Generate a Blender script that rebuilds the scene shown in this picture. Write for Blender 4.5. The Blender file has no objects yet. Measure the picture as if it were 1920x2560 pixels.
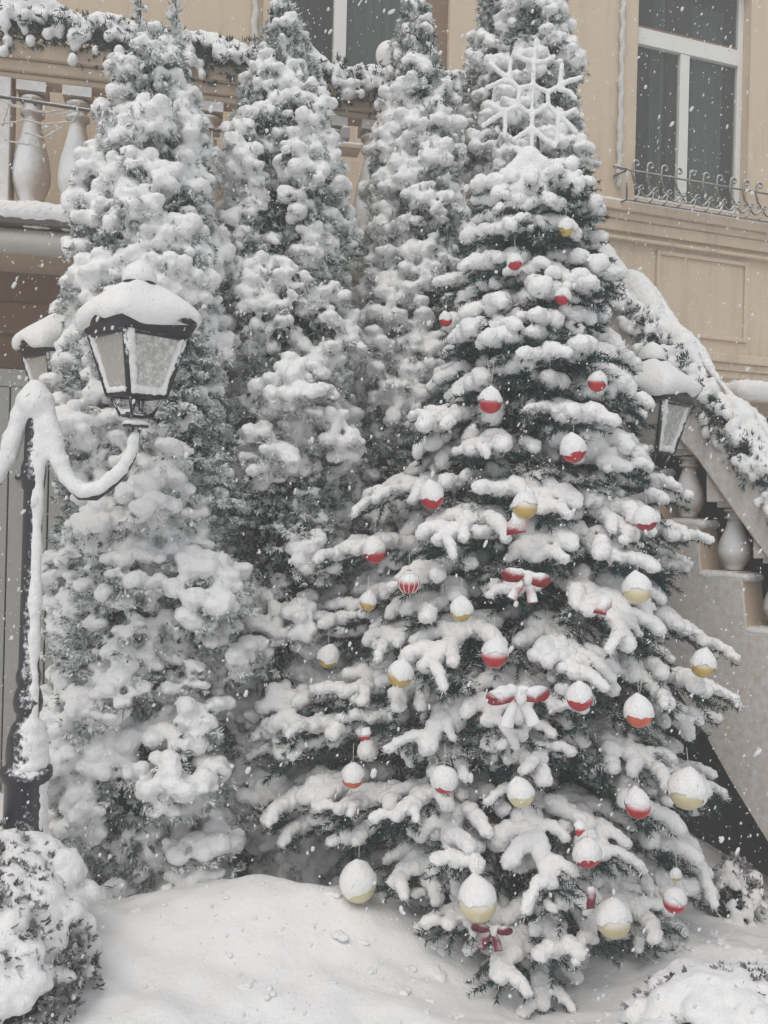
import bpy, math, random
import numpy as np
from mathutils import Vector, Matrix

# ------------------------------------------------------------------ camera, sky, sun, exposure
SC = bpy.context.scene
F = 2309.0                      # focal length in photo pixels (1920 x 2560)
CZ = 1.6
ROLL = math.radians(1.4)
cam = bpy.data.cameras.new('camera')
cam.sensor_fit = 'VERTICAL'
cam.sensor_height = 36.0
cam.lens = 36.0 * F / 2560.0
cam.clip_start = 0.05
cam.clip_end = 400
camo = bpy.data.objects.new('camera', cam)
SC.collection.objects.link(camo)
RT = Vector((math.cos(ROLL), 0, math.sin(ROLL)))
UP = Vector((-math.sin(ROLL), 0, math.cos(ROLL)))
camo.matrix_world = Matrix(((RT.x, UP.x, 0, 0), (RT.y, UP.y, -1, 0), (RT.z, UP.z, 0, CZ), (0, 0, 0, 1)))
SC.camera = camo

world = bpy.data.worlds.new('World')
SC.world = world
world.use_nodes = True
wn = world.node_tree
wn.nodes.clear()
sky = wn.nodes.new('ShaderNodeTexSky')
sky.sky_type = 'NISHITA'
sky.sun_disc = False
sky.sun_elevation = math.radians(58)
sky.sun_rotation = math.radians(200)
sky.air_density = 1.5
sky.dust_density = 4.0
hs = wn.nodes.new('ShaderNodeHueSaturation')
hs.inputs['Saturation'].default_value = 0.42       # thick cloud: grey, not blue
bg = wn.nodes.new('ShaderNodeBackground')
bg.inputs['Strength'].default_value = 0.15
wo = wn.nodes.new('ShaderNodeOutputWorld')
wn.links.new(sky.outputs[0], hs.inputs['Color'])
wn.links.new(hs.outputs[0], bg.inputs['Color'])
wn.links.new(bg.outputs[0], wo.inputs['Surface'])

sun = bpy.data.lights.new('sun', 'SUN')
sun.energy = 0.9
sun.angle = math.radians(40)
sun.color = (1.0, 0.97, 0.92)
suno = bpy.data.objects.new('sun', sun)
SC.collection.objects.link(suno)
_az, _el = math.radians(200), math.radians(58)
_dir = Vector((math.sin(_az) * math.cos(_el), math.cos(_az) * math.cos(_el), math.sin(_el)))
suno.rotation_euler = _dir.to_track_quat('Z', 'Y').to_euler()

SC.view_settings.view_transform = 'Standard'
SC.view_settings.look = 'None'
SC.view_settings.exposure = -0.40
SC.view_settings.gamma = 1.0
SC.cycles.use_denoising = True
SC.cycles.use_adaptive_sampling = True
SC.cycles.adaptive_threshold = 0.03
SC.cycles.use_light_tree = False
SC.cycles.max_bounces = 4
SC.cycles.diffuse_bounces = 3
SC.cycles.glossy_bounces = 2
SC.cycles.transparent_max_bounces = 8
SC.cycles.volume_bounces = 1

# ------------------------------------------------------------------ helpers
COL = SC.collection
rng = np.random.default_rng(11)
random.seed(11)


def P(x, y, d):
    """photo pixel (1920 x 2560) at depth d -> world point"""
    u, v = (x - 960) / F * d, (1280 - y) / F * d
    return Vector((0, d, CZ)) + RT * u + UP * v


def px(p):
    q = Vector(p) - Vector((0, 0, CZ))
    d = q.y
    return 960 + q.dot(RT) / d * F, 1280 - q.dot(UP) / d * F, d


def fastmesh(name, v, f, smooth=True, mi=None):
    v = np.asarray(v, dtype=np.float32).reshape(-1, 3)
    f = np.asarray(f, dtype=np.int32)
    k = f.shape[1]
    me = bpy.data.meshes.new(name)
    me.vertices.add(len(v)); me.vertices.foreach_set('co', v.ravel())
    me.loops.add(f.size); me.loops.foreach_set('vertex_index', f.ravel())
    me.polygons.add(len(f))
    me.polygons.foreach_set('loop_start', np.arange(0, f.size, k, dtype=np.int32))
    me.polygons.foreach_set('loop_total', np.full(len(f), k, dtype=np.int32))
    if mi is not None:
        me.polygons.foreach_set('material_index', np.asarray(mi, dtype=np.int32))
    me.polygons.foreach_set('use_smooth', np.full(len(f), smooth, dtype=bool))
    me.update(calc_edges=True)
    return me


class MB:
    def __init__(self):
        self.v, self.f, self.s = [], [], []

    def add(self, vs, fs, smooth=False):
        o = len(self.v)
        self.v += [tuple(p) for p in vs]
        self.f += [tuple(i + o for i in q) for q in fs]
        self.s += [smooth] * len(fs)
        return self

    def box(self, x0, x1, y0, y1, z0, z1):
        vs = [(x, y, z) for z in (z0, z1) for y in (y0, y1) for x in (x0, x1)]
        return self.add(vs, [(0, 2, 3, 1), (4, 5, 7, 6), (0, 1, 5, 4), (2, 6, 7, 3), (0, 4, 6, 2), (1, 3, 7, 5)])

    def tube(self, pts, r, seg=8, cap=True):
        pts = [Vector(p) for p in pts]
        n = len(pts)
        rr = r if isinstance(r, (list, tuple)) else [r] * n
        vs, fs = [], []
        a = None
        for i in range(n):
            t = (pts[min(i + 1, n - 1)] - pts[max(i - 1, 0)]).normalized()
            if a is None:
                a = t.orthogonal().normalized()
            else:
                a = (a - t * a.dot(t)).normalized()
            b = t.cross(a)
            for k in range(seg):
                w = 2 * math.pi * k / seg
                vs.append(pts[i] + (a * math.cos(w) + b * math.sin(w)) * rr[i])
        for i in range(n - 1):
            for k in range(seg):
                k2 = (k + 1) % seg
                fs.append((i * seg + k, i * seg + k2, (i + 1) * seg + k2, (i + 1) * seg + k))
        if cap:
            fs.append(tuple(range(seg))[::-1])
            fs.append(tuple((n - 1) * seg + k for k in range(seg)))
        return self.add(vs, fs, True)

    def lathe(self, prof, seg=20, c=(0, 0, 0), rad=None):
        """prof: (r, z) list; rad(theta) scales the radius"""
        vs, fs = [], []
        for (r, z) in prof:
            for k in range(seg):
                w = 2 * math.pi * k / seg
                q = r * (rad(w) if rad else 1)
                vs.append((c[0] + q * math.cos(w), c[1] + q * math.sin(w), c[2] + z))
        n = len(prof)
        for i in range(n - 1):
            for k in range(seg):
                k2 = (k + 1) % seg
                fs.append((i * seg + k, i * seg + k2, (i + 1) * seg + k2, (i + 1) * seg + k))
        fs.append(tuple(range(seg))[::-1])
        fs.append(tuple((n - 1) * seg + k for k in range(seg)))
        return self.add(vs, fs, True)

    def prism(self, poly, y0, y1):
        """polygon in x,z extruded from y0 to y1"""
        n = len(poly)
        vs = [(x, y0, z) for x, z in poly] + [(x, y1, z) for x, z in poly]
        fs = [tuple(range(n)), tuple(range(n, 2 * n))[::-1]]
        for i in range(n):
            j = (i + 1) % n
            fs.append((i, i + n, j + n, j))
        return self.add(vs, fs)

    def mesh(self, name):
        me = bpy.data.meshes.new(name)
        me.from_pydata(self.v, [], self.f)
        me.polygons.foreach_set('use_smooth', self.s)
        me.update()
        return me

    def build(self, name, mat, parent=None, bevel=0.0):
        o = ob(name, self.mesh(name), mat, parent)
        if bevel:
            m = o.modifiers.new('bevel', 'BEVEL')
            m.width = bevel; m.segments = 2; m.limit_method = 'ANGLE'
        return o


def ob(name, me, mat=None, parent=None):
    o = bpy.data.objects.new(name, me)
    COL.objects.link(o)
    if mat is not None and me is not None and len(me.materials) == 0:
        for m in (mat if isinstance(mat, (list, tuple)) else [mat]):
            me.materials.append(m)
    if parent is not None:
        o.parent = parent
    return o


def tag(o, label=None, cat=None, group=None, kind=None):
    if label: o['label'] = label
    if cat: o['category'] = cat
    if group: o['group'] = group
    if kind: o['kind'] = kind
    return o


def empty(name, loc=(0, 0, 0), rz=0.0):
    o = bpy.data.objects.new(name, None)
    COL.objects.link(o)
    o.empty_display_size = 0.1
    o.location = loc
    o.rotation_euler = (0, 0, rz)
    return o


# unit icosphere
def _ico():
    t = (1 + 5 ** .5) / 2
    v = [(-1, t, 0), (1, t, 0), (-1, -t, 0), (1, -t, 0), (0, -1, t), (0, 1, t), (0, -1, -t), (0, 1, -t), (t, 0, -1), (t, 0, 1), (-t, 0, -1), (-t, 0, 1)]
    f = [(0, 11, 5), (0, 5, 1), (0, 1, 7), (0, 7, 10), (0, 10, 11), (1, 5, 9), (5, 11, 4), (11, 10, 2), (10, 7, 6), (7, 1, 8), (3, 9, 4), (3, 4, 2), (3, 2, 6), (3, 6, 8), (3, 8, 9), (4, 9, 5), (2, 4, 11), (6, 2, 10), (8, 6, 7), (9, 8, 1)]
    v = [Vector(p).normalized() for p in v]
    cache, f2 = {}, []
    def mid(a, b):
        k = (min(a, b), max(a, b))
        if k not in cache:
            v.append(((v[a] + v[b]) / 2).normalized()); cache[k] = len(v) - 1
        return cache[k]
    for a, b, c in f:
        ab, bc, ca = mid(a, b), mid(b, c), mid(c, a)
        f2 += [(a, ab, ca), (b, bc, ab), (c, ca, bc), (ab, bc, ca)]
    return np.array([tuple(p) for p in v]), np.array(f2)


ICO_V, ICO_F = _ico()
TEX = {}


def noise_tex(scale):
    k = round(scale, 4)
    if k not in TEX:
        t = bpy.data.textures.new('clouds', 'CLOUDS')
        t.noise_scale = k; t.noise_depth = 2
        TEX[k] = t
    return TEX[k]


def snow_mesh(name, balls, voxel=0.01, smooth=5, amp=0.012, scale=0.035, decimate=None, amp2=0.0, scale2=0.014):
    """balls: rows of cx,cy,cz,rx,ry,rz -> fused, softened, slightly lumpy snow"""
    b = np.asarray(balls, dtype=np.float64).reshape(-1, 6)
    n = len(b)
    v = (ICO_V[None] * b[:, None, 3:6] + b[:, None, 0:3]).reshape(-1, 3)
    f = (ICO_F[None] + (np.arange(n) * len(ICO_V))[:, None, None]).reshape(-1, 3)
    me = fastmesh('tmp', v, f)
    o = bpy.data.objects.new('tmp', me)
    COL.objects.link(o)
    m = o.modifiers.new('r', 'REMESH'); m.mode = 'VOXEL'; m.voxel_size = voxel; m.use_smooth_shade = True
    s = o.modifiers.new('s', 'SMOOTH'); s.iterations = smooth; s.factor = 0.5
    if amp:
        d = o.modifiers.new('d', 'DISPLACE'); d.texture = noise_tex(scale); d.strength = amp; d.mid_level = 0.5; d.texture_coords = 'LOCAL'
    if amp2:
        d = o.modifiers.new('d2', 'DISPLACE'); d.texture = noise_tex(scale2); d.strength = amp2; d.mid_level = 0.5; d.texture_coords = 'LOCAL'
    if decimate:
        q = o.modifiers.new('q', 'DECIMATE'); q.ratio = decimate
    dg = bpy.context.evaluated_depsgraph_get()
    out = bpy.data.meshes.new_from_object(o.evaluated_get(dg))
    bpy.data.objects.remove(o); bpy.data.meshes.remove(me)
    out.name = name
    out.materials.clear()
    out.polygons.foreach_set('use_smooth', np.ones(len(out.polygons), dtype=bool))
    return out


def chain(pts, r0, r1, flat=1.0, lift=0.0, jit=0.15, g=rng):
    """balls along a polyline"""
    pts = [np.array(p, dtype=float) for p in pts]
    seg = [np.linalg.norm(pts[i + 1] - pts[i]) for i in range(len(pts) - 1)]
    L = sum(seg)
    out, s = [], 0.0
    while s <= L + 1e-6:
        q, i = s, 0
        while i < len(seg) - 1 and q > seg[i]:
            q -= seg[i]; i += 1
        p = pts[i] + (pts[i + 1] - pts[i]) * (q / max(seg[i], 1e-9))
        r = r0 + (r1 - r0) * (s / max(L, 1e-9))
        r *= 1 + g.uniform(-jit, jit)
        j = g.uniform(-1, 1, 3) * r * jit
        out.append((p[0] + j[0], p[1] + j[1], p[2] + lift + j[2], r, r, r * flat))
        s += r * 0.55
    return out


# ------------------------------------------------------------------ materials
def nodes(name):
    m = bpy.data.materials.new(name)
    m.use_nodes = True
    nt = m.node_tree
    return m, nt, nt.nodes['Principled BSDF']


def N(nt, kind, **kw):
    n = nt.nodes.new(kind)
    for k, v in kw.items():
        if k in n.inputs: n.inputs[k].default_value = v
        else: setattr(n, k, v)
    return n


def ramp(nt, fac, a, b, ca=(0, 0, 0, 1), cb=(1, 1, 1, 1)):
    r = nt.nodes.new('ShaderNodeValToRGB')
    r.color_ramp.elements[0].position = a; r.color_ramp.elements[0].color = ca
    r.color_ramp.elements[1].position = b; r.color_ramp.elements[1].color = cb
    nt.links.new(fac, r.inputs[0])
    return r.outputs[0]


def bump(nt, bsdf, h, dist, strength=1.0):
    b = N(nt, 'ShaderNodeBump', Strength=strength, Distance=dist)
    nt.links.new(h, b.inputs['Height'])
    nt.links.new(b.outputs[0], bsdf.inputs['Normal'])


def mixc(nt, fac, a, b):
    m = nt.nodes.new('ShaderNodeMix'); m.data_type = 'RGBA'
    for s, v in ((0, fac), (6, a), (7, b)):
        if hasattr(v, 'links') or hasattr(v, 'is_output'): nt.links.new(v, m.inputs[s])
        else: m.inputs[s].default_value = v
    return m.outputs[2]


def obco(nt):
    return nt.nodes.new('ShaderNodeTexCoord').outputs['Object']


def make_snow(name, fine=260.0, dist=0.002, lump=28.0):
    m, nt, b = nodes(name)
    co = obco(nt)
    n1 = N(nt, 'ShaderNodeTexNoise', Scale=fine, Detail=2.0); nt.links.new(co, n1.inputs['Vector'])
    n2 = N(nt, 'ShaderNodeTexNoise', Scale=lump, Detail=2.0); nt.links.new(co, n2.inputs['Vector'])
    ad = N(nt, 'ShaderNodeMath', operation='MULTIPLY_ADD')
    nt.links.new(n2.outputs[0], ad.inputs[0]); ad.inputs[1].default_value = 2.5
    nt.links.new(n1.outputs[0], ad.inputs[2])
    n3 = N(nt, 'ShaderNodeTexNoise', Scale=fine * .38, Detail=2.0, Roughness=0.6); nt.links.new(co, n3.inputs['Vector'])
    ad2 = N(nt, 'ShaderNodeMath', operation='MULTIPLY_ADD')
    nt.links.new(n3.outputs[0], ad2.inputs[0]); ad2.inputs[1].default_value = 2.2; nt.links.new(ad.outputs[0], ad2.inputs[2])
    bump(nt, b, ad2.outputs[0], dist, 0.9)
    c = mixc(nt, n2.outputs[0], (0.86, 0.86, 0.855, 1), (0.91, 0.91, 0.905, 1))
    nt.links.new(c, b.inputs['Base Color'])
    b.inputs['Roughness'].default_value = 0.9
    b.inputs['Specular IOR Level'].default_value = 0.15
    b.inputs['Subsurface Weight'].default_value = 0.0
    return m


def make_foliage(name, dark, light, frost, lo=0.42, hi=0.62, sc=38.0):
    m, nt, b = nodes(name)
    co = obco(nt)
    n1 = N(nt, 'ShaderNodeTexNoise', Scale=sc, Detail=5.0, Roughness=0.7); nt.links.new(co, n1.inputs['Vector'])
    n2 = N(nt, 'ShaderNodeTexNoise', Scale=9.0, Detail=2.0); nt.links.new(co, n2.inputs['Vector'])
    green = mixc(nt, n2.outputs[0], dark, light)
    c = mixc(nt, ramp(nt, n1.outputs[0], lo, hi), green, frost)
    nt.links.new(c, b.inputs['Base Color'])
    b.inputs['Roughness'].default_value = 0.75
    b.inputs['Specular IOR Level'].default_value = 0.2
    return m


def make_plain(name, col, rough=0.6, metal=0.0, var=0.12, sc=6.0, bdist=0.0, bsc=60.0):
    m, nt, b = nodes(name)
    co = obco(nt)
    n = N(nt, 'ShaderNodeTexNoise', Scale=sc, Detail=6.0, Roughness=0.65); nt.links.new(co, n.inputs['Vector'])
    lo = tuple(c * (1 - var) for c in col) + (1,)
    hi = tuple(min(1, c * (1 + var)) for c in col) + (1,)
    nt.links.new(mixc(nt, n.outputs[0], lo, hi), b.inputs['Base Color'])
    b.inputs['Roughness'].default_value = rough
    b.inputs['Metallic'].default_value = metal
    if bdist:
        n2 = N(nt, 'ShaderNodeTexNoise', Scale=bsc, Detail=4.0); nt.links.new(co, n2.inputs['Vector'])
        bump(nt, b, n2.outputs[0], bdist, 0.8)
    return m


def make_dusted(name, col, rough=0.6, metal=0.0, wind=(-0.35, -0.75, 0.55), lo=0.35, hi=0.75, nsc=30.0, namp=0.5, bdist=0.001):
    """a surface with wind-blown snow stuck to the sides that face the weather"""
    m, nt, b = nodes(name)
    co = obco(nt)
    n = N(nt, 'ShaderNodeTexNoise', Scale=nsc, Detail=6.0, Roughness=0.7); nt.links.new(co, n.inputs['Vector'])
    geo = nt.nodes.new('ShaderNodeNewGeometry')
    dt = N(nt, 'ShaderNodeVectorMath', operation='DOT_PRODUCT')
    w = Vector(wind).normalized()
    dt.inputs[1].default_value = w
    nt.links.new(geo.outputs['Normal'], dt.inputs[0])
    sb = N(nt, 'ShaderNodeMath', operation='SUBTRACT'); nt.links.new(n.outputs[0], sb.inputs[0]); sb.inputs[1].default_value = 0.5
    ma = N(nt, 'ShaderNodeMath', operation='MULTIPLY_ADD'); nt.links.new(sb.outputs[0], ma.inputs[0]); ma.inputs[1].default_value = namp * 2
    nt.links.new(dt.outputs['Value'], ma.inputs[2])
    f = ramp(nt, ma.outputs[0], lo, hi)
    n2 = N(nt, 'ShaderNodeTexNoise', Scale=5.0, Detail=5.0); nt.links.new(co, n2.inputs['Vector'])
    base = mixc(nt, n2.outputs[0], tuple(c * 0.85 for c in col) + (1,), tuple(min(1, c * 1.12) for c in col) + (1,))
    nt.links.new(mixc(nt, f, base, (0.86, 0.87, 0.88, 1)), b.inputs['Base Color'])
    r = N(nt, 'ShaderNodeMapRange'); r.inputs['To Min'].default_value = rough; r.inputs['To Max'].default_value = 0.95
    nt.links.new(f, r.inputs['Value']); nt.links.new(r.outputs[0], b.inputs['Roughness'])
    if metal:
        r2 = N(nt, 'ShaderNodeMapRange'); r2.inputs['To Min'].default_value = metal; r2.inputs['To Max'].default_value = 0.0
        nt.links.new(f, r2.inputs['Value']); nt.links.new(r2.outputs[0], b.inputs['Metallic'])
    bump(nt, b, n.outputs[0], bdist, 0.6)
    if metal: b.inputs['Coat Weight'].default_value = 0.4; b.inputs['Coat Roughness'].default_value = 0.12
    return m


M = {}
M['snow'] = make_snow('snow')
M['snow_ground'] = make_snow('snow_ground', fine=120.0, dist=0.002, lump=9.0)
M['snow_cap'] = make_snow('snow_cap', fine=14.0, dist=0.002, lump=3.0)
M['thuja'] = make_foliage('thuja', (0.008, 0.034, 0.030, 1), (0.030, 0.080, 0.050, 1), (0.66, 0.69, 0.68, 1), 0.41, 0.59, 34.0)
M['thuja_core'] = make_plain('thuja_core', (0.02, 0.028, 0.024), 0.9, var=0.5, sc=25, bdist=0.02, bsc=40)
M['needles'] = make_foliage('needles', (0.005, 0.026, 0.034, 1), (0.015, 0.062, 0.052, 1), (0.60, 0.62, 0.62, 1), 0.58, 0.72, 45.0)
M['frost_needles'] = make_foliage('frost_needles', (0.03, 0.06, 0.055, 1), (0.08, 0.11, 0.09, 1), (0.78, 0.79, 0.79, 1), 0.41, 0.56, 60.0)
M['shrub_leaf'] = make_foliage('shrub_leaf', (0.035, 0.036, 0.034, 1), (0.09, 0.075, 0.065, 1), (0.6, 0.59, 0.6, 1), 0.42, 0.62, 40.0)
M['bark'] = make_plain('bark', (0.07, 0.05, 0.04), 0.9, var=0.4, sc=20, bdist=0.004, bsc=50)
M['stucco'] = make_plain('stucco', (0.64, 0.525, 0.395), 0.9, var=0.12, sc=2.5, bdist=0.0015, bsc=220)
def make_stucco(name, col, bsc):
    m, nt, b = nodes(name)
    co = obco(nt)
    mp = N(nt, 'ShaderNodeMapping'); mp.inputs['Scale'].default_value = (5, 5, .55); nt.links.new(co, mp.inputs['Vector'])
    n1 = N(nt, 'ShaderNodeTexNoise', Scale=1.6, Detail=5.0, Roughness=.7); nt.links.new(mp.outputs[0], n1.inputs['Vector'])
    n2 = N(nt, 'ShaderNodeTexNoise', Scale=2.2, Detail=5.0, Roughness=.65); nt.links.new(co, n2.inputs['Vector'])
    c1 = mixc(nt, n2.outputs[0], tuple(c * .88 for c in col) + (1,), tuple(c * 1.10 for c in col) + (1,))
    c2 = mixc(nt, ramp(nt, n1.outputs[0], .50, .78), c1, (col[0] * .74, col[1] * .72, col[2] * .70, 1))
    nt.links.new(c2, b.inputs['Base Color'])
    b.inputs['Roughness'].default_value = .9
    n3 = N(nt, 'ShaderNodeTexNoise', Scale=bsc, Detail=3.0); nt.links.new(co, n3.inputs['Vector'])
    bump(nt, b, n3.outputs[0], .0015, .8)
    return m


M['stucco'] = make_stucco('stucco', (0.66, 0.54, 0.405), 220)
M['stone'] = make_plain('stone', (0.60, 0.48, 0.36), 0.85, var=0.12, sc=5, bdist=0.0015, bsc=150)
M['stone_dusted'] = make_dusted('stone_dusted', (0.47, 0.37, 0.28), 0.85, lo=0.15, hi=0.8, nsc=18, namp=0.35)
M['stair_dusted'] = make_dusted('stair_dusted', (0.68, 0.54, 0.41), 0.85, wind=(-0.5, -0.8, 0.35), lo=0.62, hi=1.35, nsc=26, namp=0.45)
M['brown'] = make_plain('brown', (0.24, 0.155, 0.10), 0.9, var=0.15, sc=3, bdist=0.001)
M['white_paint'] = make_plain('white_paint', (0.78, 0.78, 0.76), 0.45, var=0.04)
M['grey_door'] = make_plain('grey_door', (0.36, 0.36, 0.34), 0.6, var=0.1, sc=8)
M['gutter'] = make_plain('gutter', (0.55, 0.54, 0.49), 0.55, var=0.12, sc=4)
M['black_iron'] = make_dusted('black_iron', (0.018, 0.02, 0.026), 0.45, metal=0.3, wind=(0.35, -0.75, 0.6), lo=0.75, hi=1.15, nsc=60, namp=0.8)
M['guard_iron'] = make_dusted('guard_iron', (0.16, 0.15, 0.13), 0.6, metal=0.2, wind=(-0.2, -0.5, 0.85), lo=0.35, hi=1.0, nsc=60, namp=0.5)
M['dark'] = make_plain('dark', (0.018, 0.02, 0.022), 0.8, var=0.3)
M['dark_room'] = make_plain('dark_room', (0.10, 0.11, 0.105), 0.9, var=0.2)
M['curtain'] = make_plain('curtain', (0.62, 0.66, 0.63), 0.9, var=0.1)
M['curtain_brown'] = make_plain('curtain_brown', (0.24, 0.19, 0.18), 0.9, var=0.1)
M['red'] = make_dusted('red', (0.52, 0.02, 0.03), 0.2, metal=0.3, wind=(0, -0.2, 1), lo=0.0, hi=0.45, nsc=70, namp=0.4, bdist=0.0003)
M['dark_red'] = make_dusted('dark_red', (0.36, 0.02, 0.035), 0.3, metal=0.2, wind=(-0.3, -0.2, 1), lo=0.35, hi=0.65, nsc=70, namp=0.35, bdist=0.0003)
M['orange'] = make_dusted('orange', (0.68, 0.13, 0.06), 0.3, metal=0.1, wind=(0, -0.2, 1), lo=0.0, hi=0.45, nsc=70, namp=0.4, bdist=0.0003)
M['gold'] = make_dusted('gold', (0.62, 0.44, 0.14), 0.3, metal=0.35, wind=(0, -0.2, 1), lo=0.0, hi=0.5, nsc=70, namp=0.4, bdist=0.0003)
M['pale_gold'] = make_dusted('pale_gold', (0.74, 0.66, 0.40), 0.35, metal=0.15, wind=(0, -0.2, 1), lo=0.0, hi=0.5, nsc=70, namp=0.4, bdist=0.0003)
M['ribbon'] = make_dusted('ribbon', (0.38, 0.03, 0.035), 0.5, wind=(0, -0.55, 0.8), lo=-0.2, hi=0.75, nsc=55, namp=0.6)
M['ribbon_snowy'] = make_dusted('ribbon_snowy', (0.50, 0.06, 0.07), 0.5, wind=(0, -0.75, 0.6), lo=-0.2, hi=0.5, nsc=55, namp=0.35)
M['ribbon_dark'] = make_dusted('ribbon_dark', (0.20, 0.02, 0.05), 0.5, wind=(0, -0.4, 0.9), lo=0.45, hi=1.0, nsc=55, namp=0.6)
M['string'] = make_plain('string', (0.6, 0.58, 0.5), 0.8)
M['brass'] = make_plain('brass', (0.55, 0.42, 0.2), 0.35, metal=0.8)
M['frost_wire'] = make_plain('frost_wire', (0.62, 0.61, 0.58), 0.8, var=0.3, sc=60)
M['rod'] = make_dusted('rod', (0.10, 0.085, 0.08), 0.6, wind=(0, -0.3, 1), lo=0.4, hi=0.8, nsc=40, namp=0.4)
M['globe'] = make_plain('globe', (0.86, 0.86, 0.85), 0.6, var=0.02)


def make_glass(name, tint, alpha):
    m, nt, b = nodes(name)
    tr = nt.nodes.new('ShaderNodeBsdfTransparent')
    tr.inputs[0].default_value = tint
    mx = nt.nodes.new('ShaderNodeMixShader')
    mx.inputs[0].default_value = alpha
    b.inputs['Base Color'].default_value = (0.09, 0.10, 0.095, 1)
    b.inputs['Roughness'].default_value = 0.12
    co = obco(nt)
    n = N(nt, 'ShaderNodeTexNoise', Scale=3.0, Detail=2.0); nt.links.new(co, n.inputs['Vector'])
    bump(nt, b, n.outputs[0], 0.01, 0.3)
    nt.links.new(tr.outputs[0], mx.inputs[1]); nt.links.new(b.outputs[0], mx.inputs[2])
    nt.links.new(mx.outputs[0], nt.nodes['Material Output'].inputs['Surface'])
    return m


M['glass'] = make_glass('glass', (0.85, 0.9, 0.88, 1), 0.36)


def make_lamp_glass(name, side, amount):
    """frosted lantern pane, snow stuck towards its edges"""
    m, nt, b = nodes(name)
    co = obco(nt)
    n = N(nt, 'ShaderNodeTexNoise', Scale=55.0, Detail=6.0, Roughness=0.75); nt.links.new(co, n.inputs['Vector'])
    c = mixc(nt, ramp(nt, n.outputs[0], 0.55 - amount, 0.72 - amount * 0.6), (0.44, 0.425, 0.385, 1), (0.82, 0.82, 0.82, 1))
    nt.links.new(c, b.inputs['Base Color'])
    b.inputs['Roughness'].default_value = 0.35
    b.inputs['Transmission Weight'].default_value = 0.0
    return m


M['pane_clear'] = make_lamp_glass('pane_clear', 0, 0.0)
M['pane_snowy'] = make_lamp_glass('pane_snowy', 0, 0.12)

# ------------------------------------------------------------------ ground
def ground_z(x, y):
    x = np.asarray(x, dtype=float); y = np.asarray(y, dtype=float)
    g = lambda cx, cy, sx, sy, a: a * np.exp(-((x - cx) / sx) ** 2 - ((y - cy) / sy) ** 2)
    s = 1 / (1 + np.exp((y - 3.55) * 6))
    z = -0.02 + 0.11 * s
    z = z + g(-0.32, 3.32, 0.62, 0.30, 0.195) + g(-1.15, 3.0, 0.45, 0.4, 0.10)
    z = z + g(1.15, 2.62, 0.50, 0.22, 0.20) - g(0.50, 3.05, 0.45, 0.28, 0.12)
    z = z - g(2.2, 4.4, 1.2, 0.9, 0.16)
    z = z + 0.006 * np.sin(x * 3.1 + 1.3 * np.sin(y * 5)) * np.cos(y * 6.3 + x * 2) + 0.006 * np.sin(x * 19 + y * 11) * np.sin(y * 23 - x * 7)
    return z


xs = np.concatenate([-np.geomspace(80, 2.6, 24), np.linspace(-2.5, 2.5, 220), np.geomspace(2.6, 80, 24)])
ys = np.concatenate([-np.geomspace(80, 0.6, 16), np.linspace(0, 1.9, 16), np.linspace(1.95, 5.2, 180), np.geomspace(5.3, 80, 24)])
gx, gy = np.meshgrid(xs, ys)
gz = ground_z(gx, gy)
from mathutils import noise as mnoise
for _i in range(gx.shape[0]):
    for _j in range(gx.shape[1]):
        _x, _y = gx[_i, _j], gy[_i, _j]
        if abs(_x) < 2.6 and 1.8 < _y < 5.3:
            gz[_i, _j] += .030 * mnoise.noise((_x * 2.3, _y * 2.3, 1.7)) + 0.020 * mnoise.noise((_x * 6.1, _y * 6.1, 4.2)) + 0.010 * mnoise.noise((_x * 15, _y * 15, 7.7))
nx = len(xs)
ii = (np.arange(len(ys) - 1)[:, None] * nx + np.arange(nx - 1)[None]).ravel()
gf = np.stack([ii, ii + 1, ii + nx + 1, ii + nx], 1)
gme = fastmesh('snow_ground', np.stack([gx, gy, gz], -1).reshape(-1, 3), gf)
tag(ob('snow_ground', gme, M['snow_ground']), kind='structure')

# ------------------------------------------------------------------ building
ALPHA = math.atan(0.36)
W0 = Vector((0, 6.64, 0))
building = empty('building', W0, ALPHA)
tag(building, 'cream stucco house facade with tall windows behind the snowy trees', 'house')


class Plane:
    """vertical plane; local x along it, -y towards the camera, z up"""
    def __init__(self, o, ang):
        self.o, self.a = Vector(o), ang
        self.t = Vector((math.cos(ang), math.sin(ang), 0)); self.n = Vector((math.sin(ang), -math.cos(ang), 0))

    def hit(self, x, y, off=0.0):
        d0 = P(x, y, 1.0) - Vector((0, 0, CZ))
        k = ((self.o + self.n * off) - Vector((0, 0, CZ))).dot(self.n) / d0.dot(self.n)
        p = Vector((0, 0, CZ)) + d0 * k - self.o
        return p.dot(self.t), p.z


WALL = Plane(W0, ALPHA)
# window opening on the right
s0, _ = WALL.hit(1590, 300)
s1, _ = WALL.hit(1872, 300)
_, zb = WALL.hit(1700, 512)
_, zt1 = WALL.hit(1700, 80)
_, zt0 = WALL.hit(1700, 118)
ZTOP = 7.2
# second window, upper centre
c0, _ = WALL.hit(690, 60)
c1, _ = WALL.hit(1062, 60)
czb = WALL.hit(800, 230)[1]
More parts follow.
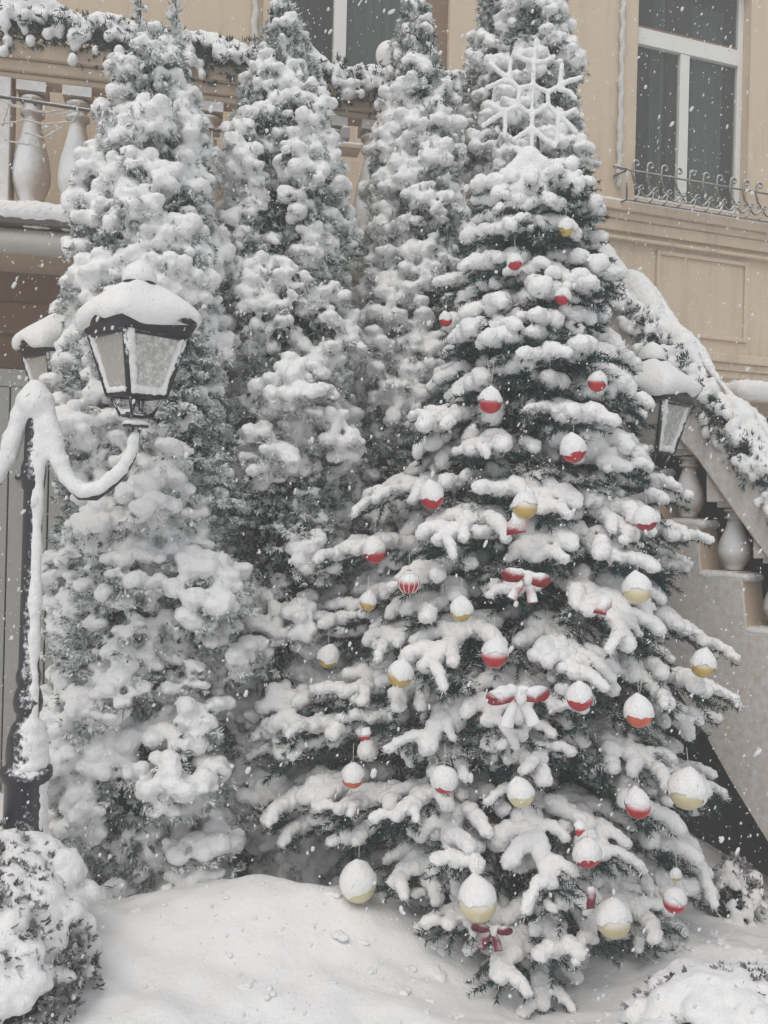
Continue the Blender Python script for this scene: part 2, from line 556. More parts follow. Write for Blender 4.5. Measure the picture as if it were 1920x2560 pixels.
# entrance recess low on the right
e0, _ = WALL.hit(1640, 1200)
e1 = e0 + 2.2
ez1 = WALL.hit(1850, 1035)[1]
SX0, SX1 = -7.0, 9.0
holes = [(s0, s1, zb, zb + 1.9), (c0, c1, czb, czb + 1.9), (e0, e1, -0.3, ez1)]
sb = sorted({SX0, SX1, *[h[0] for h in holes], *[h[1] for h in holes]})
zbk = sorted({-0.4, ZTOP, *[h[2] for h in holes], *[h[3] for h in holes]})
mb = MB()
for i in range(len(sb) - 1):
    for j in range(len(zbk) - 1):
        cs, cz = (sb[i] + sb[i + 1]) / 2, (zbk[j] + zbk[j + 1]) / 2
        if any(h[0] < cs < h[1] and h[2] < cz < h[3] for h in holes):
            continue
        mb.add([(sb[i], 0, zbk[j]), (sb[i + 1], 0, zbk[j]), (sb[i + 1], 0, zbk[j + 1]), (sb[i], 0, zbk[j + 1])], [(0, 1, 2, 3)])
for (a, b, z0, z1) in holes:
    dp = 0.14
    mb.add([(a, 0, z0), (a, dp, z0), (a, dp, z1), (a, 0, z1)], [(0, 1, 2, 3)])
    mb.add([(b, 0, z0), (b, dp, z0), (b, dp, z1), (b, 0, z1)], [(3, 2, 1, 0)])
    mb.add([(a, 0, z0), (b, 0, z0), (b, dp, z0), (a, dp, z0)], [(0, 1, 2, 3)])
    mb.add([(a, 0, z1), (b, 0, z1), (b, dp, z1), (a, dp, z1)], [(3, 2, 1, 0)])
mb.add([(SX0, 0.5, -0.4), (SX1, 0.5, -0.4), (SX1, 0.5, ZTOP), (SX0, 0.5, ZTOP)], [(0, 1, 2, 3)])
mb.add([(SX0, 0, ZTOP), (SX1, 0, ZTOP), (SX1, 0.5, ZTOP), (SX0, 0.5, ZTOP)], [(0, 1, 2, 3)])
mb.build('wall', M['stucco'], building)


def window(a, b, z0, z1, mull, trans, label, curtains):
    w = MB()
    y0, y1 = 0.085, 0.138
    fw = 0.055
    w.box(a + .002, a + fw, y0, y1, z0 + .002, z1 - .002)
    w.box(b - fw, b - .002, y0, y1, z0 + .002, z1 - .002)
    w.box(a + fw, b - fw, y0 + .002, y1, z0 + .002, z0 + fw)
    w.box(a + fw, b - fw, y0 + .002, y1, z1 - fw, z1 - .002)
    root = w.build('window', M['white_paint'], building, 0.004)
    root['label'] = label
    if trans:
        q = MB(); q.box(a + fw, b - fw, y0 - .012, y1 - .002, trans[0], trans[1]); q.build('transom', M['white_paint'], root, 0.004)
        q = MB(); q.box(a + fw, b - fw, y0 + .01, y1 - .004, trans[1] + .001, trans[1] + .03); q.build('sash_bar', M['brown'], root, 0.003)
    mt = trans[0] if trans else z1 - fw
    for (ma, mz) in mull:
        q = MB(); q.box(ma, mz, y0 - .006, y1 - .002, z0 + fw, mt); q.build('mullion', M['white_paint'], root, 0.004)
    edges = [a + fw] + [e for m_ in mull for e in m_] + [b - fw]
    for k in range(0, len(edges), 2):
        q = MB(); q.box(edges[k] - .01, edges[k + 1] + .01, .112, .118, z0 + fw - .01, mt + .01)
        q.build('pane', M['glass'], root)
    if trans:
        q = MB(); q.box(a + fw - .01, b - fw + .01, .112, .118, trans[1], z1 - fw + .01); q.build('pane', M['glass'], root)
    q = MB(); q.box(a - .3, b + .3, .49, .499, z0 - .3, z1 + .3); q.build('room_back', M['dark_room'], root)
    for (ca, cb, mat, yy) in curtains:
        n = 40
        vs, fs = [], []
        for i in range(n + 1):
            x = ca + (cb - ca) * i / n
            y = yy + 0.018 * math.sin(i * 1.1) + .008 * math.sin(i * 2.7)
            vs += [(x, y, z0 + .02), (x + .01 * math.sin(i), y, z1 - .05)]
        for i in range(n):
            fs.append((2 * i, 2 * i + 2, 2 * i + 3, 2 * i + 1))
        q = MB(); q.add(vs, fs, True); q.build('curtain', M[mat], root)
    return root


m0 = WALL.hit(1697, 300, -0.085)[0]; m1 = WALL.hit(1720, 300, -0.085)[0]
wa = s1 - s0
window(s0, s1, zb, zb + 1.9, [(m0, m1)], (zt0, zt1 + .01), 'tall white framed window with grey curtains above the iron guard',
       [(s0 + .02, s0 + .05 + wa * .06, 'curtain', .28), (s0 + wa * .28, s0 + wa * .38, 'curtain', .27), (s0 + wa * .42, s0 + wa * .62, 'curtain_brown', .25), (s0 + wa * .62, s1 - .03, 'curtain', .33)])
n0 = WALL.hit(835, 60, -0.085)[0]; n1 = WALL.hit(866, 60, -0.085)[0]
wc = c1 - c0
window(c0, c1, czb, czb + 1.9, [(n0, n1)], None, 'dark window with a white mullion above the garlanded rail',
       [(c0 + wc * .05, c0 + wc * .3, 'curtain_brown', .28), (n1, n1 + (c1 - n1) * .85, 'curtain', .3)])

# sill ledge and mouldings under the right window, with snow
sl0 = WALL.hit(1450, 480)[0]
_, zl = WALL.hit(1700, 535)
for k, (zz0, zz1, dp) in enumerate([(-.075, -.005, .10), (-.13, -.0752, .065), (-.22, -.1302, .04), (-.29, -.2602, .055)]):
    q = MB(); q.box(sl0 - .6, SX1, -dp, -.001, zl + zz0, zl + zz1); q.build('sill_moulding', M['stucco'], building, 0.008)
bl = []
for s in np.arange(sl0 - .6, s1 + 2.0, 0.03):
    bl.append((s, -.055, zl + .0, .032, .045, .018 + .008 * rng.random()))
sm = ob('sill_snow', snow_mesh('sill_snow', bl, 0.012, 3, 0.006), M['snow'], building)
# recessed-panel moulding
pa, pz1 = WALL.hit(1640, 625); pb = WALL.hit(1868, 660)[0]; pz0 = WALL.hit(1640, 835)[1]
for (a, b, z0, z1) in [(pa, pa + .035, pz0, pz1), (pb - .035, pb, pz0, pz1), (pa + .035, pb - .035, pz1 - .035, pz1 - .001), (pa + .035, pb - .035, pz0 + .001, pz0 + .035)]:
    q = MB(); q.box(a, b, -.022, -.001, z0, z1); q.build('panel_moulding', M['stucco'], building, 0.006)
# string course
_, zs = WALL.hit(1850, 905)
for (z0, z1, dp) in [(-.03, .04, .09), (-.09, -.031, .06), (-.15, -.091, .035)]:
    q = MB(); q.box(sl0 + .1, SX1, -dp, -.001, zs + z0, zs + z1); q.build('string_course', M['stucco'], building, 0.008)
# entrance canopy
q = MB(); q.box(e0 + .35, e1 + .3, -.55, -.001, ez1 + .02, ez1 + .10); q.build('canopy', M['stone'], building, 0.01)
bl = []
for s in np.arange(e0 + .36, e1 + .3, 0.06):
    for yy in np.arange(-.53, -.02, .07):
        bl.append((s, yy, ez1 + .11, .06, .06, .085 + .01 * rng.random()))
ob('canopy_snow', snow_mesh('canopy_snow', bl, 0.02, 5, 0.012, 0.1), M['snow'], building)
q = MB(); q.box(e0 - .1, e1 + .1, .18, .22, -.3, ez1 + .1); q.build('entrance_shade', M['dark'], building)  # dark-coloured panel stands for the unlit interior of the recess
# pilaster right of the upper-centre window
pl0 = WALL.hit(1112, 200)[0]; pl1 = WALL.hit(1190, 200)[0]
q = MB(); q.box(pl0, pl1, -.07, -.001, 2.9, ZTOP); q.build('pilaster', M['stucco'], building, 0.01)
q = MB(); q.box(c1 + .002, pl0 - .002, -.03, -.001, 2.9, ZTOP); q.build('window_surround', M['brown'], building, 0.004)
pl0 = WALL.hit(655, 60)[0]
q = MB(); q.box(pl0, c0 - .002, -.03, -.001, 2.9, ZTOP); q.build('window_surround', M['stucco'], building, 0.004)

# frosted cables hanging on the wall
def cable(x, y0, y1, label):
    a = WALL.hit(x, y0, .03); b = WALL.hit(x, y1, .03)
    z0, z1 = min(a[1], b[1]), max(a[1], b[1])
    sx = (a[0] + b[0]) / 2
    pts, rr = [], []
    n = int((z1 - z0) / .025)
    for i in range(n + 1):
        pts.append((0.006 * math.sin(i * .9), 0, (z1 - z0) * i / n)); rr.append(.016 + .009 * rng.random())
    q = MB(); q.tube(pts, rr, 8)
    o = q.build('hanging_cable', M['frost_wire'])
    w = W0 + WALL.t * sx + WALL.n * .03
    o.location = (w.x, w.y, z0); o.rotation_euler = (0, 0, ALPHA)
    tag(o, label, 'cable')


cable(1553, -60, 470, 'frosted cable running down the wall left of the right window')
cable(637, -60, 180, 'frosted cable on the wall above the garlanded terrace rail')

# ------------------------------------------------------------------ terrace and balustrade
TER = Plane(Vector((0, 5.37, 0)), math.atan(0.215))
tl = TER.hit(0, 400)[0] - 2.0
tr = TER.hit(1230, 300)[0]
_, z_rt = TER.hit(300, 150)        # top of the handrail
_, z_rb = TER.hit(300, 235)        # underside of the handrail
_, z_bb = TER.hit(100, 545)        # foot of the balusters
_, z_n1 = TER.hit(100, 578)
_, z_n0 = TER.hit(100, 640)
terrace = empty('terrace', TER.o, TER.a)
tag(terrace, 'terrace slab with grey rounded edge above the brown wall at left', 'terrace')
q = MB()
q.box(tl, tr + .1, .0, 1.6, z_n0 + .02, z_bb - .03); q.build('slab', M['stone'], terrace)
q = MB()
rn = (z_n1 - z_n0) / 2
prof = []
for k in range(13):
    w = -math.pi / 2 + math.pi * k / 12
    prof.append((-.002 - rn * math.cos(w) * 1.0, (z_n0 + z_n1) / 2 + rn * math.sin(w)))
vs = [(tl, y, z) for y, z in prof] + [(tr, y, z) for y, z in prof]
n = len(prof)
q.add(vs, [(i, i + 1, n + i + 1, n + i) for i in range(n - 1)], True)
q.build('nosing', M['gutter'], terrace)
q = MB(); q.box(tl, tr, -.10, -.003, z_n1 + .004, z_bb - .005); q.build('edge_strip', M['rod'], terrace, 0.005)
q = MB(); q.box(tl, tr + .1, .5, .6, -.3, z_n0 + .019); q.build('lower_wall', M['brown'], terrace)
for zz in np.arange(z_n0 - .16, z_n0 - .9, -.2):
    q = MB(); q.box(tl, TER.hit(300, 700)[0], .482, .499, zz - .185, zz); q.build('board', M['brown'], terrace, 0.004)
q = MB(); q.box(TER.hit(330, 700)[0], tr + .1, .05, .499, -.3, z_n0 + .018); q.build('garden_wall', M['stucco'], terrace)
bl = []
for s in np.arange(tl, tr, .05):
    h = .035 + .03 * (0.5 + .5 * math.sin(s * 6.0)) + .02 * rng.random()
    bl.append((s, -.05, z_bb, .06, .065, h)); bl.append((s, .04, z_bb + .01, .06, .07, h + .02))
ob('snow', snow_mesh('terrace_snow', bl, 0.014, 5, 0.012, 0.06), M['snow'], terrace)

balus = empty('balustrade', TER.o, TER.a)
tag(balus, 'stone terrace balustrade with bulbous balusters under the snowy garland', 'balustrade')
for (z0, z1, y0, y1) in [(z_rt - .09, z_rt, -.10, .14), (z_rt - .15, z_rt - .091, -.07, .11), (z_rb - .0, z_rt - .151, -.045, .085)]:
    q = MB(); q.box(tl, tr, y0, y1, z0, z1); q.build('handrail', M['stone'], balus, 0.012)


def baluster_mesh(h):
    pr = [(.085, 0), (.085, .06), (.06, .07), (.055, .10), (.075, .16), (.098, .26), (.10, .34), (.088, .46), (.062, .60), (.046, .70), (.044, .76), (.062, .775), (.062, .80), (.046, .815), (.048, .86), (.066, .875), (.066, .90), (.055, .91), (.085, .93), (.085, 1.0)]
    q = MB()
    body = [(r * 1.0, z * h) for r, z in pr[2:-2]]
    q.lathe(body, 24)
    q.box(-.075, .075, -.075, .075, 0, .062 * h); q.box(-.075, .075, -.075, .075, .925 * h, h)
    return q.mesh('baluster')


bh = z_rb - z_bb - .012
bme = baluster_mesh(bh)
bme.materials.append(M['stone_dusted'])
b0 = TER.hit(78, 380)[0]; b1 = TER.hit(192, 380)[0]
sp = b1 - b0
k = -3
while b0 + sp * k < tr - .1:
    o = ob('baluster', bme, None, balus); o.location = (b0 + sp * k, .02, z_bb + .006)
    k += 1
# flat post at the far left edge
q = MB(); pp = TER.hit(12, 380)[0]; q.box(pp - .12, pp + .035, -.06, .10, z_bb + .003, z_rb - .002); q.build('post', M['stone_dusted'], balus, 0.006)

# grey plank door at left under the terrace
door = empty('plank_door', TER.o + TER.n * -0.30, TER.a)
tag(door, 'grey vertical plank door behind the left lamp post', 'door')
DP = Plane(door.location, TER.a)
dz1 = DP.hit(40, 925)[1]
px_edges = [-160, -75, 18, 118, 230]
for i in range(4):
    a = DP.hit(px_edges[i], 1400)[0]; b = DP.hit(px_edges[i + 1], 1400)[0]
    q = MB(); q.box(a + .004, b - .004, -.03 + .003 * (i % 2), .0, -.2, dz1 - .1); q.build('plank', M['grey_door'], door, 0.004)
a, b = DP.hit(-160, 1400)[0], DP.hit(230, 1400)[0]
q = MB(); q.box(a, b, -.034, .0, dz1 - .098, dz1); q.build('lintel', M['grey_door'], door, 0.005)
q = MB(); q.box(a, b, .012, .02, -.2, dz1 - .1); q.build('backing', M['dark'], door)
kx, kz = DP.hit(48, 1193)
q = MB(); q.lathe([(.0, 0), (.016, .0), (.018, .01), (.01, .02), (.0, .022)], 12); o = q.build('knob', M['black_iron'], door)
o.location = (kx, -.036, kz); o.rotation_euler = (math.pi / 2, 0, 0)

# ------------------------------------------------------------------ staircase on the right
A = P(1420, 1280, 5.5); B = P(1960, 1280, 4.35)
SA = math.atan2(B.y - A.y, B.x - A.x)
ST = Plane(Vector((A.x, A.y, 0)), SA)
stair = empty('staircase', ST.o, SA)
tag(stair, 'stone staircase with bulbous balusters and an arch beneath at right', 'staircase')
H = ST.hit
# stepped plinth side wall with the arch cut out below
top = [(1500, 1050), (1555, 1055), (1560, 1180), (1655, 1190), (1668, 1308), (1768, 1316), (1778, 1438), (1880, 1446), (1892, 1580), (2000, 1590), (2015, 1730), (2130, 1742), (2145, 1880), (2260, 1890)]
arch = [(2260, 2330), (2090, 2330), (1990, 2170), (1920, 2060), (1850, 1945), (1780, 1820), (1700, 1700), (1640, 1620), (1560, 1545), (1500, 1500)]
poly = [H(x, y) for x, y in top] + [H(x, y) for x, y in arch]
q = MB(); q.prism(poly, -.08, .08); q.build('side_wall', M['stair_dusted'], stair, 0.006)
# far side wall
q = MB(); q.prism(poly, .86, 1.0); q.build('side_wall', M['stair_dusted'], stair)
# treads between the two walls
for i in range(1, len(top) - 2, 2):
    a, z = H(*top[i + 1]); b, _ = H(*top[i + 2])
    q = MB(); q.box(a, b + .03, .085, .855, z - .42, z - .16); q.build('tread', M['stone'], stair)
    bl = [(s, yy, z - .15, .06, .07, .04) for s in np.arange(a + .03, b, .06) for yy in np.arange(.13, .85, .08)]
    ob('tread_snow', snow_mesh('tread_snow', bl, .025, 4, .008, .06), M['snow'], stair)
# handrail: sloping slab
lo = [(1480, 800), (1690, 1058), (1775, 1150), (1868, 1282), (1985, 1440), (2090, 1585), (2260, 1810)]
hi = [(1480, 660), (1640, 850), (1760, 990), (1860, 1110), (1985, 1290), (2110, 1460), (2260, 1660)]
q = MB(); q.prism([H(x, y) for x, y in lo] + [H(x, y) for x, y in hi[::-1]], -.11, .11); q.build('handrail', M['stair_dusted'], stair, 0.01)
# wedges and balusters
bset = [(1600, 985, 1175), (1724, 1128, 1308), (1838, 1258, 1440), (1955, 1398, 1582), (2075, 1545, 1735)]
for (bx, y0, y1) in bset:
    s, z1 = H(bx, y0); z0 = H(bx, y1)[1]
    for off in (0.0, 0.93):
        me = bpy.data.meshes.get('stair_baluster_%d' % bx)
        if me is None:
            me = baluster_mesh(z1 - z0); me.name = 'stair_baluster_%d' % bx
            v = np.empty(len(me.vertices) * 3, dtype=np.float32); me.vertices.foreach_get('co', v); v = v.reshape(-1, 3); v[:, :2] *= .80; me.vertices.foreach_set('co', v.ravel()); me.update()
            me.materials.append(M['stone_dusted'])
        o = ob('baluster', me, None, stair); o.location = (s, off, z0 + .004)
    wl = [(bx - 52, y0), (bx + 48, y0), (bx + 48, y0 + 8), (bx - 40, y0 - 82), (bx - 52, y0 - 82)]
    q = MB(); q.prism([H(x, y - 2) for x, y in [(bx - 46, y0), (bx + 46, y0), (bx + 40, y0 - 6), (bx - 40, y0 - 88), (bx - 46, y0 - 80)]], -.085, .085); q.build('wedge', M['stair_dusted'], stair, 0.004)
# snow on the steps of the plinth
for i in range(0, len(top) - 1):
    (a, za), (b, zc) = H(*top[i]), H(*top[i + 1])
    if abs(b - a) > abs(zc - za):
        bl = []
        for s in np.arange(a - .01, b + .015, .022):
            for yy in (-.05, 0.0, .05):
                bl.append((s, yy, (za + zc) / 2 + .004, .03, .036, .020 + .010 * rng.random()))
        ob('step_snow', snow_mesh('step_snow', bl, .011, 4, .008), M['snow'], stair)
# dark sheet standing in for the shade in the opening under the stair
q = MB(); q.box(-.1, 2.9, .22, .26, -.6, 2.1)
us = tag(q.build('under_stair_shade', M['dark']), 'dark sheet painted as the shadow beneath the stair arch', 'wall')
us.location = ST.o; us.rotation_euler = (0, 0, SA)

#@@PART2@@
# ------------------------------------------------------------------ evergreen foliage helpers
def unit(a):
    return a / np.maximum(np.linalg.norm(a, axis=-1, keepdims=True), 1e-9)


def spray_tris(p, d, nrm, size, g, blades=6, spread=0.9, wid=0.17):
    """fans of narrow blades: p root points, d directions, nrm fan normals, size lengths"""
    n = len(p)
    d = unit(d); side = unit(np.cross(d, nrm)); up = np.cross(side, d)
    V, Fc = [], []
    for k in range(blades):
        a = (k / (blades - 1) - .5) * 2 * spread + g.uniform(-.15, .15, n)
        ln = size * g.uniform(.6, 1.05, n) * (1 - .25 * np.abs(a))
        dd = d * np.cos(a)[:, None] + side * np.sin(a)[:, None] + up * g.uniform(-.25, .25, n)[:, None]
        ss = unit(np.cross(dd, up))
        root = p + d * (size * .12 * g.random(n))[:, None]
        tip = root + dd * ln[:, None]
        mid = root + dd * (ln * .55)[:, None] + up * (ln * .06)[:, None]
        w = (size * wid)[:, None] * .5
        V.append(np.stack([root, mid + ss * w, tip, mid - ss * w], 1))
    V = np.stack(V, 1).reshape(-1, 3)
    i = np.arange(n * blades) * 4
    return V, np.stack([i, i + 1, i + 2, i + 3], 1)


def droop_clump(c, o, w, g, droop=.9):
    """a pad of snow on a drooping evergreen fan: centre c, outward o (unit, horizontal), half width w"""
    t = np.array([-o[1], o[0], 0.0])
    nb = int(5 + (w / .03) ** 1.65)
    tw = g.uniform(-.8, .8)
    asp = g.uniform(.65, 1.1)
    out = []
    for _ in range(nb):
        a = g.uniform(-1, 1) * asp; b = g.random()
        a *= (1 - .4 * b)
        q = c + t * (a * w * .8) + o * ((b - .35) * w * .8)
        z = -droop * w * b * 1.1 - .3 * w * a * a + tw * a * w * .5 + g.uniform(-.1, .1) * w
        r = min(.040, max(.024, w * .36)) * g.uniform(.7, 1.2) * (1 - .15 * b)
        out.append((q[0], q[1], q[2] + z, r, r, r * g.uniform(.85, 1.15)))
    return out


def cypress(label, d, axis, prof, seed, top_cone=True, nclump=420, spires=(), wlow=.135, whigh=.072, front=2.15, domes=()):
    """axis: (x,y) photo points base->top; prof: (y, half width px) rows"""
    g = np.random.default_rng(seed)
    (xb, yb), (xt, yt) = axis
    base, tip = P(xb, yb, d), P(xt, yt, d)
    zb_, zt_ = float(base.z), float(tip.z)
    pz = [P(960, y, d).z for y, _ in prof]; pr = [w * d / F * .93 for _, w in prof]
    order = np.argsort(pz); pz = np.array(pz)[order]; pr = np.array(pr)[order]
    root = empty('evergreen_tree', (base.x, base.y, 0))
    tag(root, label, 'tree', 'columnar evergreens in a row behind the lamp')
    ax = lambda z: np.stack([np.interp(z, [zb_, zt_], [0, tip.x - base.x]), np.zeros_like(z)], -1)
    R = lambda z: np.interp(z, pz, pr)
    zmin = max(zb_, 0.0) + .02
    # trunk
    pts = [(ax(np.array([z]))[0][0], 0, z) for z in np.linspace(-.1, zt_ - .05, 8)]
    q = MB(); q.tube(pts, [.06, .055, .05, .04, .032, .024, .015, .006], 10); q.build('trunk', M['bark'], root)
    # lobes: uneven outline
    ph = g.uniform(0, 6.28, 6)
    def lobe(az, z):
        return 1 + .10 * np.sin(3 * az + ph[0] + 2.2 * z) + .09 * np.sin(5 * az + ph[1] - 4.5 * z) + .06 * np.sin(9 * z + ph[2] + az) + .05 * np.sin(17 * z + ph[3] - 3 * az)
    # core of dead twigs
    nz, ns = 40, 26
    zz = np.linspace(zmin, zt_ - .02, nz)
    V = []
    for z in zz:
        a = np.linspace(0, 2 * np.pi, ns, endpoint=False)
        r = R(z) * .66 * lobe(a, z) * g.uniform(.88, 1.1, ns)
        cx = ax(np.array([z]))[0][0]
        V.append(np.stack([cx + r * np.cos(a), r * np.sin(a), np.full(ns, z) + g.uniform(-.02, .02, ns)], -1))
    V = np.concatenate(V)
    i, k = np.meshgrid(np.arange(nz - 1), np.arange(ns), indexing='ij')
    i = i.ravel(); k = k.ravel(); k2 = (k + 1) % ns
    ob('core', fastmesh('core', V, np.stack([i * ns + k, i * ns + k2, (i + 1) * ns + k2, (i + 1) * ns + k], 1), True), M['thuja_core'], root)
    # surface samples, more of them on the side that is seen
    wid = lambda z: wlow + (whigh - wlow) * np.minimum(1, (z - zmin) / (zt_ - zmin) * 1.35)
    def sample(n, zlo=zmin, zhi=zt_ - .03, weight=False):
        zc = np.linspace(zlo, zhi, 400); cdf = np.cumsum((R(zc) + .03) / (wid(zc) ** 2 if weight else 1)); cdf /= cdf[-1]
        u = (np.arange(n) + g.random(n)) / n
        z = np.interp(u, cdf, zc)
        az = -np.pi / 2 + (((np.arange(n) * .61803 + g.random(n) * .35) % 1) * 2 - 1) * front
        return z, az
    # foliage sprays
    n = int(8200 * (zt_ - zmin) / 3.5)
    z, az = sample(n)
    rr = R(z) * lobe(az, z) * g.uniform(.70, .97, n)
    c = ax(z)
    p = np.stack([c[:, 0] + rr * np.cos(az), c[:, 1] + rr * np.sin(az), z], -1)
    o = np.stack([np.cos(az), np.sin(az), np.zeros(n)], -1)
    dirv = o * g.uniform(.4, 1, n)[:, None] + np.stack([g.normal(0, .35, n), g.normal(0, .35, n), g.uniform(-.8, .9, n)], -1)
    nr = unit(np.cross(o, np.array([0, 0, 1.0])) + g.normal(0, .6, (n, 3)))
    V, Fc = spray_tris(p, dirv, nr, g.uniform(.028, .058, n), g, 6, .9, .2)
    fo = ob('foliage', fastmesh('foliage', V, Fc, False), M['thuja'], root)
    fo['kind'] = 'stuff'
    # snow
    z, az = sample(nclump, weight=True)
    balls = []
    rim = []
    def load(c, o_, G, skew, fatc, bare, j, bul=.65, lean=.35):
        """one snow-laden bough end: small lumps over a bulging, drooping fan, frosted tips hanging below them"""
        t_ = np.array([-o_[1], o_[0], 0])
        ns_ = max(2, int((G / .034) ** 2 * .95))
        for k_ in range(ns_):
            q_ = math.sqrt((k_ + .5) / ns_); w_ = k_ * 2.39996 + j
            a_, b_ = q_ * math.cos(w_) + g.normal(0, .1), q_ * math.sin(w_) + g.normal(0, .1)
            bulge = math.sqrt(max(0, 1 - min(1, a_ * a_ + b_ * b_)))
            p_ = c + t_ * (a_ * G) + np.array([0, 0, (b_ + skew * a_ - .35 * a_ * a_) * G * .95]) + o_ * (G * bul * bulge - b_ * G * lean + g.uniform(-.018, .022))
            w = g.uniform(.030, .054) * (1.0 if b_ > -.4 else .85) * fatc
            if g.random() < (.97 if b_ > -.3 else .72) * (.22 if bare else 1):
                for _ in range(int(g.integers(4, 7))):
                    rr_ = g.uniform(.55, .95) * w * .82
                    e_ = g.uniform(-1, 1)
                    balls.append((*(p_ + t_ * (e_ * w * .75) + o_ * (g.uniform(-.4, .8) * w) + np.array([0, 0, g.uniform(-.35, .4) * w - abs(e_) * w * .25])), rr_ * g.uniform(.9, 1.2), rr_ * g.uniform(.9, 1.2), rr_ * g.uniform(.6, .95)))
            for _ in range(9):
                aa = g.uniform(-1, 1); bb = g.uniform(.1, 1)
                rim.append((*(p_ + t_ * aa * w + o_ * (bb * .8 * w) + np.array([0, 0, -w * (.35 + .5 * bb)])), o_[0] * .7 + t_[0] * aa * .7, o_[1] * .7 + t_[1] * aa * .7, -.6 + g.uniform(-.4, .6)))

    for j in range(nclump):
        G = min(float(wid(z[j])) * g.lognormal(0, .3), R(z[j]) * .7 + .025)
        r = R(z[j]) * lobe(az[j], z[j]) - G * .75 + g.uniform(-.05, .025)
        cx = ax(np.array([z[j]]))[0][0]
        o_ = np.array([math.cos(az[j]), math.sin(az[j]), 0])
        hf = (z[j] - zmin) / (zt_ - zmin)
        dn_ = mnoise.noise((az[j] * 1.1 + seed, z[j] * 2.0, seed * 1.7))
        load(np.array([cx, 0, z[j]]) + o_ * r, o_, G, g.uniform(-.5, .5), (1.04 + .30 * max(0, .6 - hf) + .30 * dn_) * min(1.0, max(.7, R(z[j]) / .15)), dn_ < -.26 and hf < .62, j)
    for (ex, ey, ew) in domes:                     # big boughs bulging forward, as in the photograph
        p_ = P(ex, ey, d); rz_ = float(R(p_.z)); cx = ax(np.array([p_.z]))[0][0] + base.x
        off = max(-.95, min(.95, (p_.x - cx) / max(rz_, .05)))
        o_ = np.array([off, -math.sqrt(1 - off * off), 0])
        dd = base.y - rz_ * math.sqrt(1 - off * off) - .02
        p_ = P(ex, ey, dd)
        load(np.array([p_.x - base.x, p_.y - base.y, p_.z]), o_, ew * dd / F, g.uniform(-.25, .25), 1.18, False, 3, .95, .55)
    for _ in range(60):                            # the thin top
        t_ = g.random() ** .8; zz_ = zt_ - .02 - t_ * .42
        a_ = g.uniform(0, 6.283); q_ = R(zz_) * g.uniform(.3, .95); r_ = g.uniform(.016, .027) * (.75 + .5 * t_)
        balls.append((ax(np.array([zz_]))[0][0] + q_ * math.cos(a_), q_ * math.sin(a_), zz_, r_, r_, r_ * 1.1))
    rim = np.array(rim)
    V, Fc = spray_tris(rim[:, :3], rim[:, 3:] + g.normal(0, .25, (len(rim), 3)), unit(g.normal(0, 1, (len(rim), 3))), g.uniform(.022, .048, len(rim)), g, 5, .9, .2)
    ob('frosted_tips', fastmesh('frosted_tips', V, Fc, False), M['frost_fol'], root)['kind'] = 'stuff'
    for (sx, sy0, sy1) in spires:
        b0_, b1_ = P(sx, sy0, d) - root.location, P(sx + 4, sy1, d) - root.location
        q = MB(); q.tube([b0_, (b0_ + b1_) / 2, b1_], [.012, .008, .004], 6); q.build('leader', M['bark'], root)
        m_ = 60
        tt = g.random(m_)
        pp_ = np.array(b0_)[None] + (np.array(b1_) - np.array(b0_))[None] * tt[:, None]
        a_ = g.uniform(0, 6.28, m_)
        dv = np.stack([np.cos(a_) * .6, np.sin(a_) * .6, np.ones(m_)], -1)
        V, Fc = spray_tris(pp_, dv, unit(np.stack([-np.sin(a_), np.cos(a_), np.zeros(m_)], -1)), g.uniform(.05, .09, m_) * (1.1 - .5 * tt), g, 4, .5)
        ob('leader_foliage', fastmesh('leader_foliage', V, Fc, False), M['frost_fol'], root)['kind'] = 'stuff'
        for t_ in np.arange(0, .8, .06):
            if g.random() < .65:
                q_ = np.array(b0_) + (np.array(b1_) - np.array(b0_)) * t_ + g.normal(0, .014, 3)
                r_ = g.uniform(.012, .026) * (1.2 - t_); balls.append((*q_, r_, r_, r_ * 1.3))
    so = ob('snow', snow_mesh('snow', balls, .0095, 2, .013, .030, None, .012, .012), M['snow'], root)
    so['kind'] = 'stuff'
    return root


M['frost_fol'] = make_foliage('frost_fol', (0.02, 0.05, 0.042, 1), (0.05, 0.09, 0.06, 1), (0.80, 0.82, 0.815, 1), 0.37, 0.53, 40.0)
K = 1.1573
cypress('leftmost broad columnar evergreen with two bare spires, behind the left street lamp', 3.8, ((345, 2320), (388, 70)),
        [(70, 14), (110, 38), (160, 68), (347, 118), (578, 165), (810, 190), (1157, 205), (1504, 215), (1851, 228), (2150, 215), (2300, 190)], 21, nclump=290, spires=((347, 150, -30), (437, 150, -40)), wlow=.150,
        domes=[(x * K, y * K, w * K) for x, y, w in ((270, 1480, 58), (410, 1510, 55), (165, 1600, 85), (380, 1640, 95), (215, 1730, 60), (425, 1800, 75), (150, 1850, 60), (400, 1905, 72), (245, 1945, 48), (430, 1255, 90), (300, 1235, 60), (290, 1360, 45), (215, 1120, 45), (330, 1080, 55), (460, 1390, 60))])
cypress('second columnar evergreen from the left with a pointed top below the dark window', 4.15, ((690, 2200), (716, 20)),
        [(0, 10), (60, 32), (120, 55), (347, 125), (578, 155), (925, 165), (1273, 185), (1620, 185), (2100, 180)], 22, nclump=245, spires=((714, 60, -20), (597, 420, 230)),
        domes=[(x * K, y * K, w * K) for x, y, w in ((660, 1190, 48), (640, 840, 75), (590, 960, 65), (700, 930, 60), (560, 1370, 60), (620, 1530, 75), (570, 1700, 60), (640, 1330, 55))])
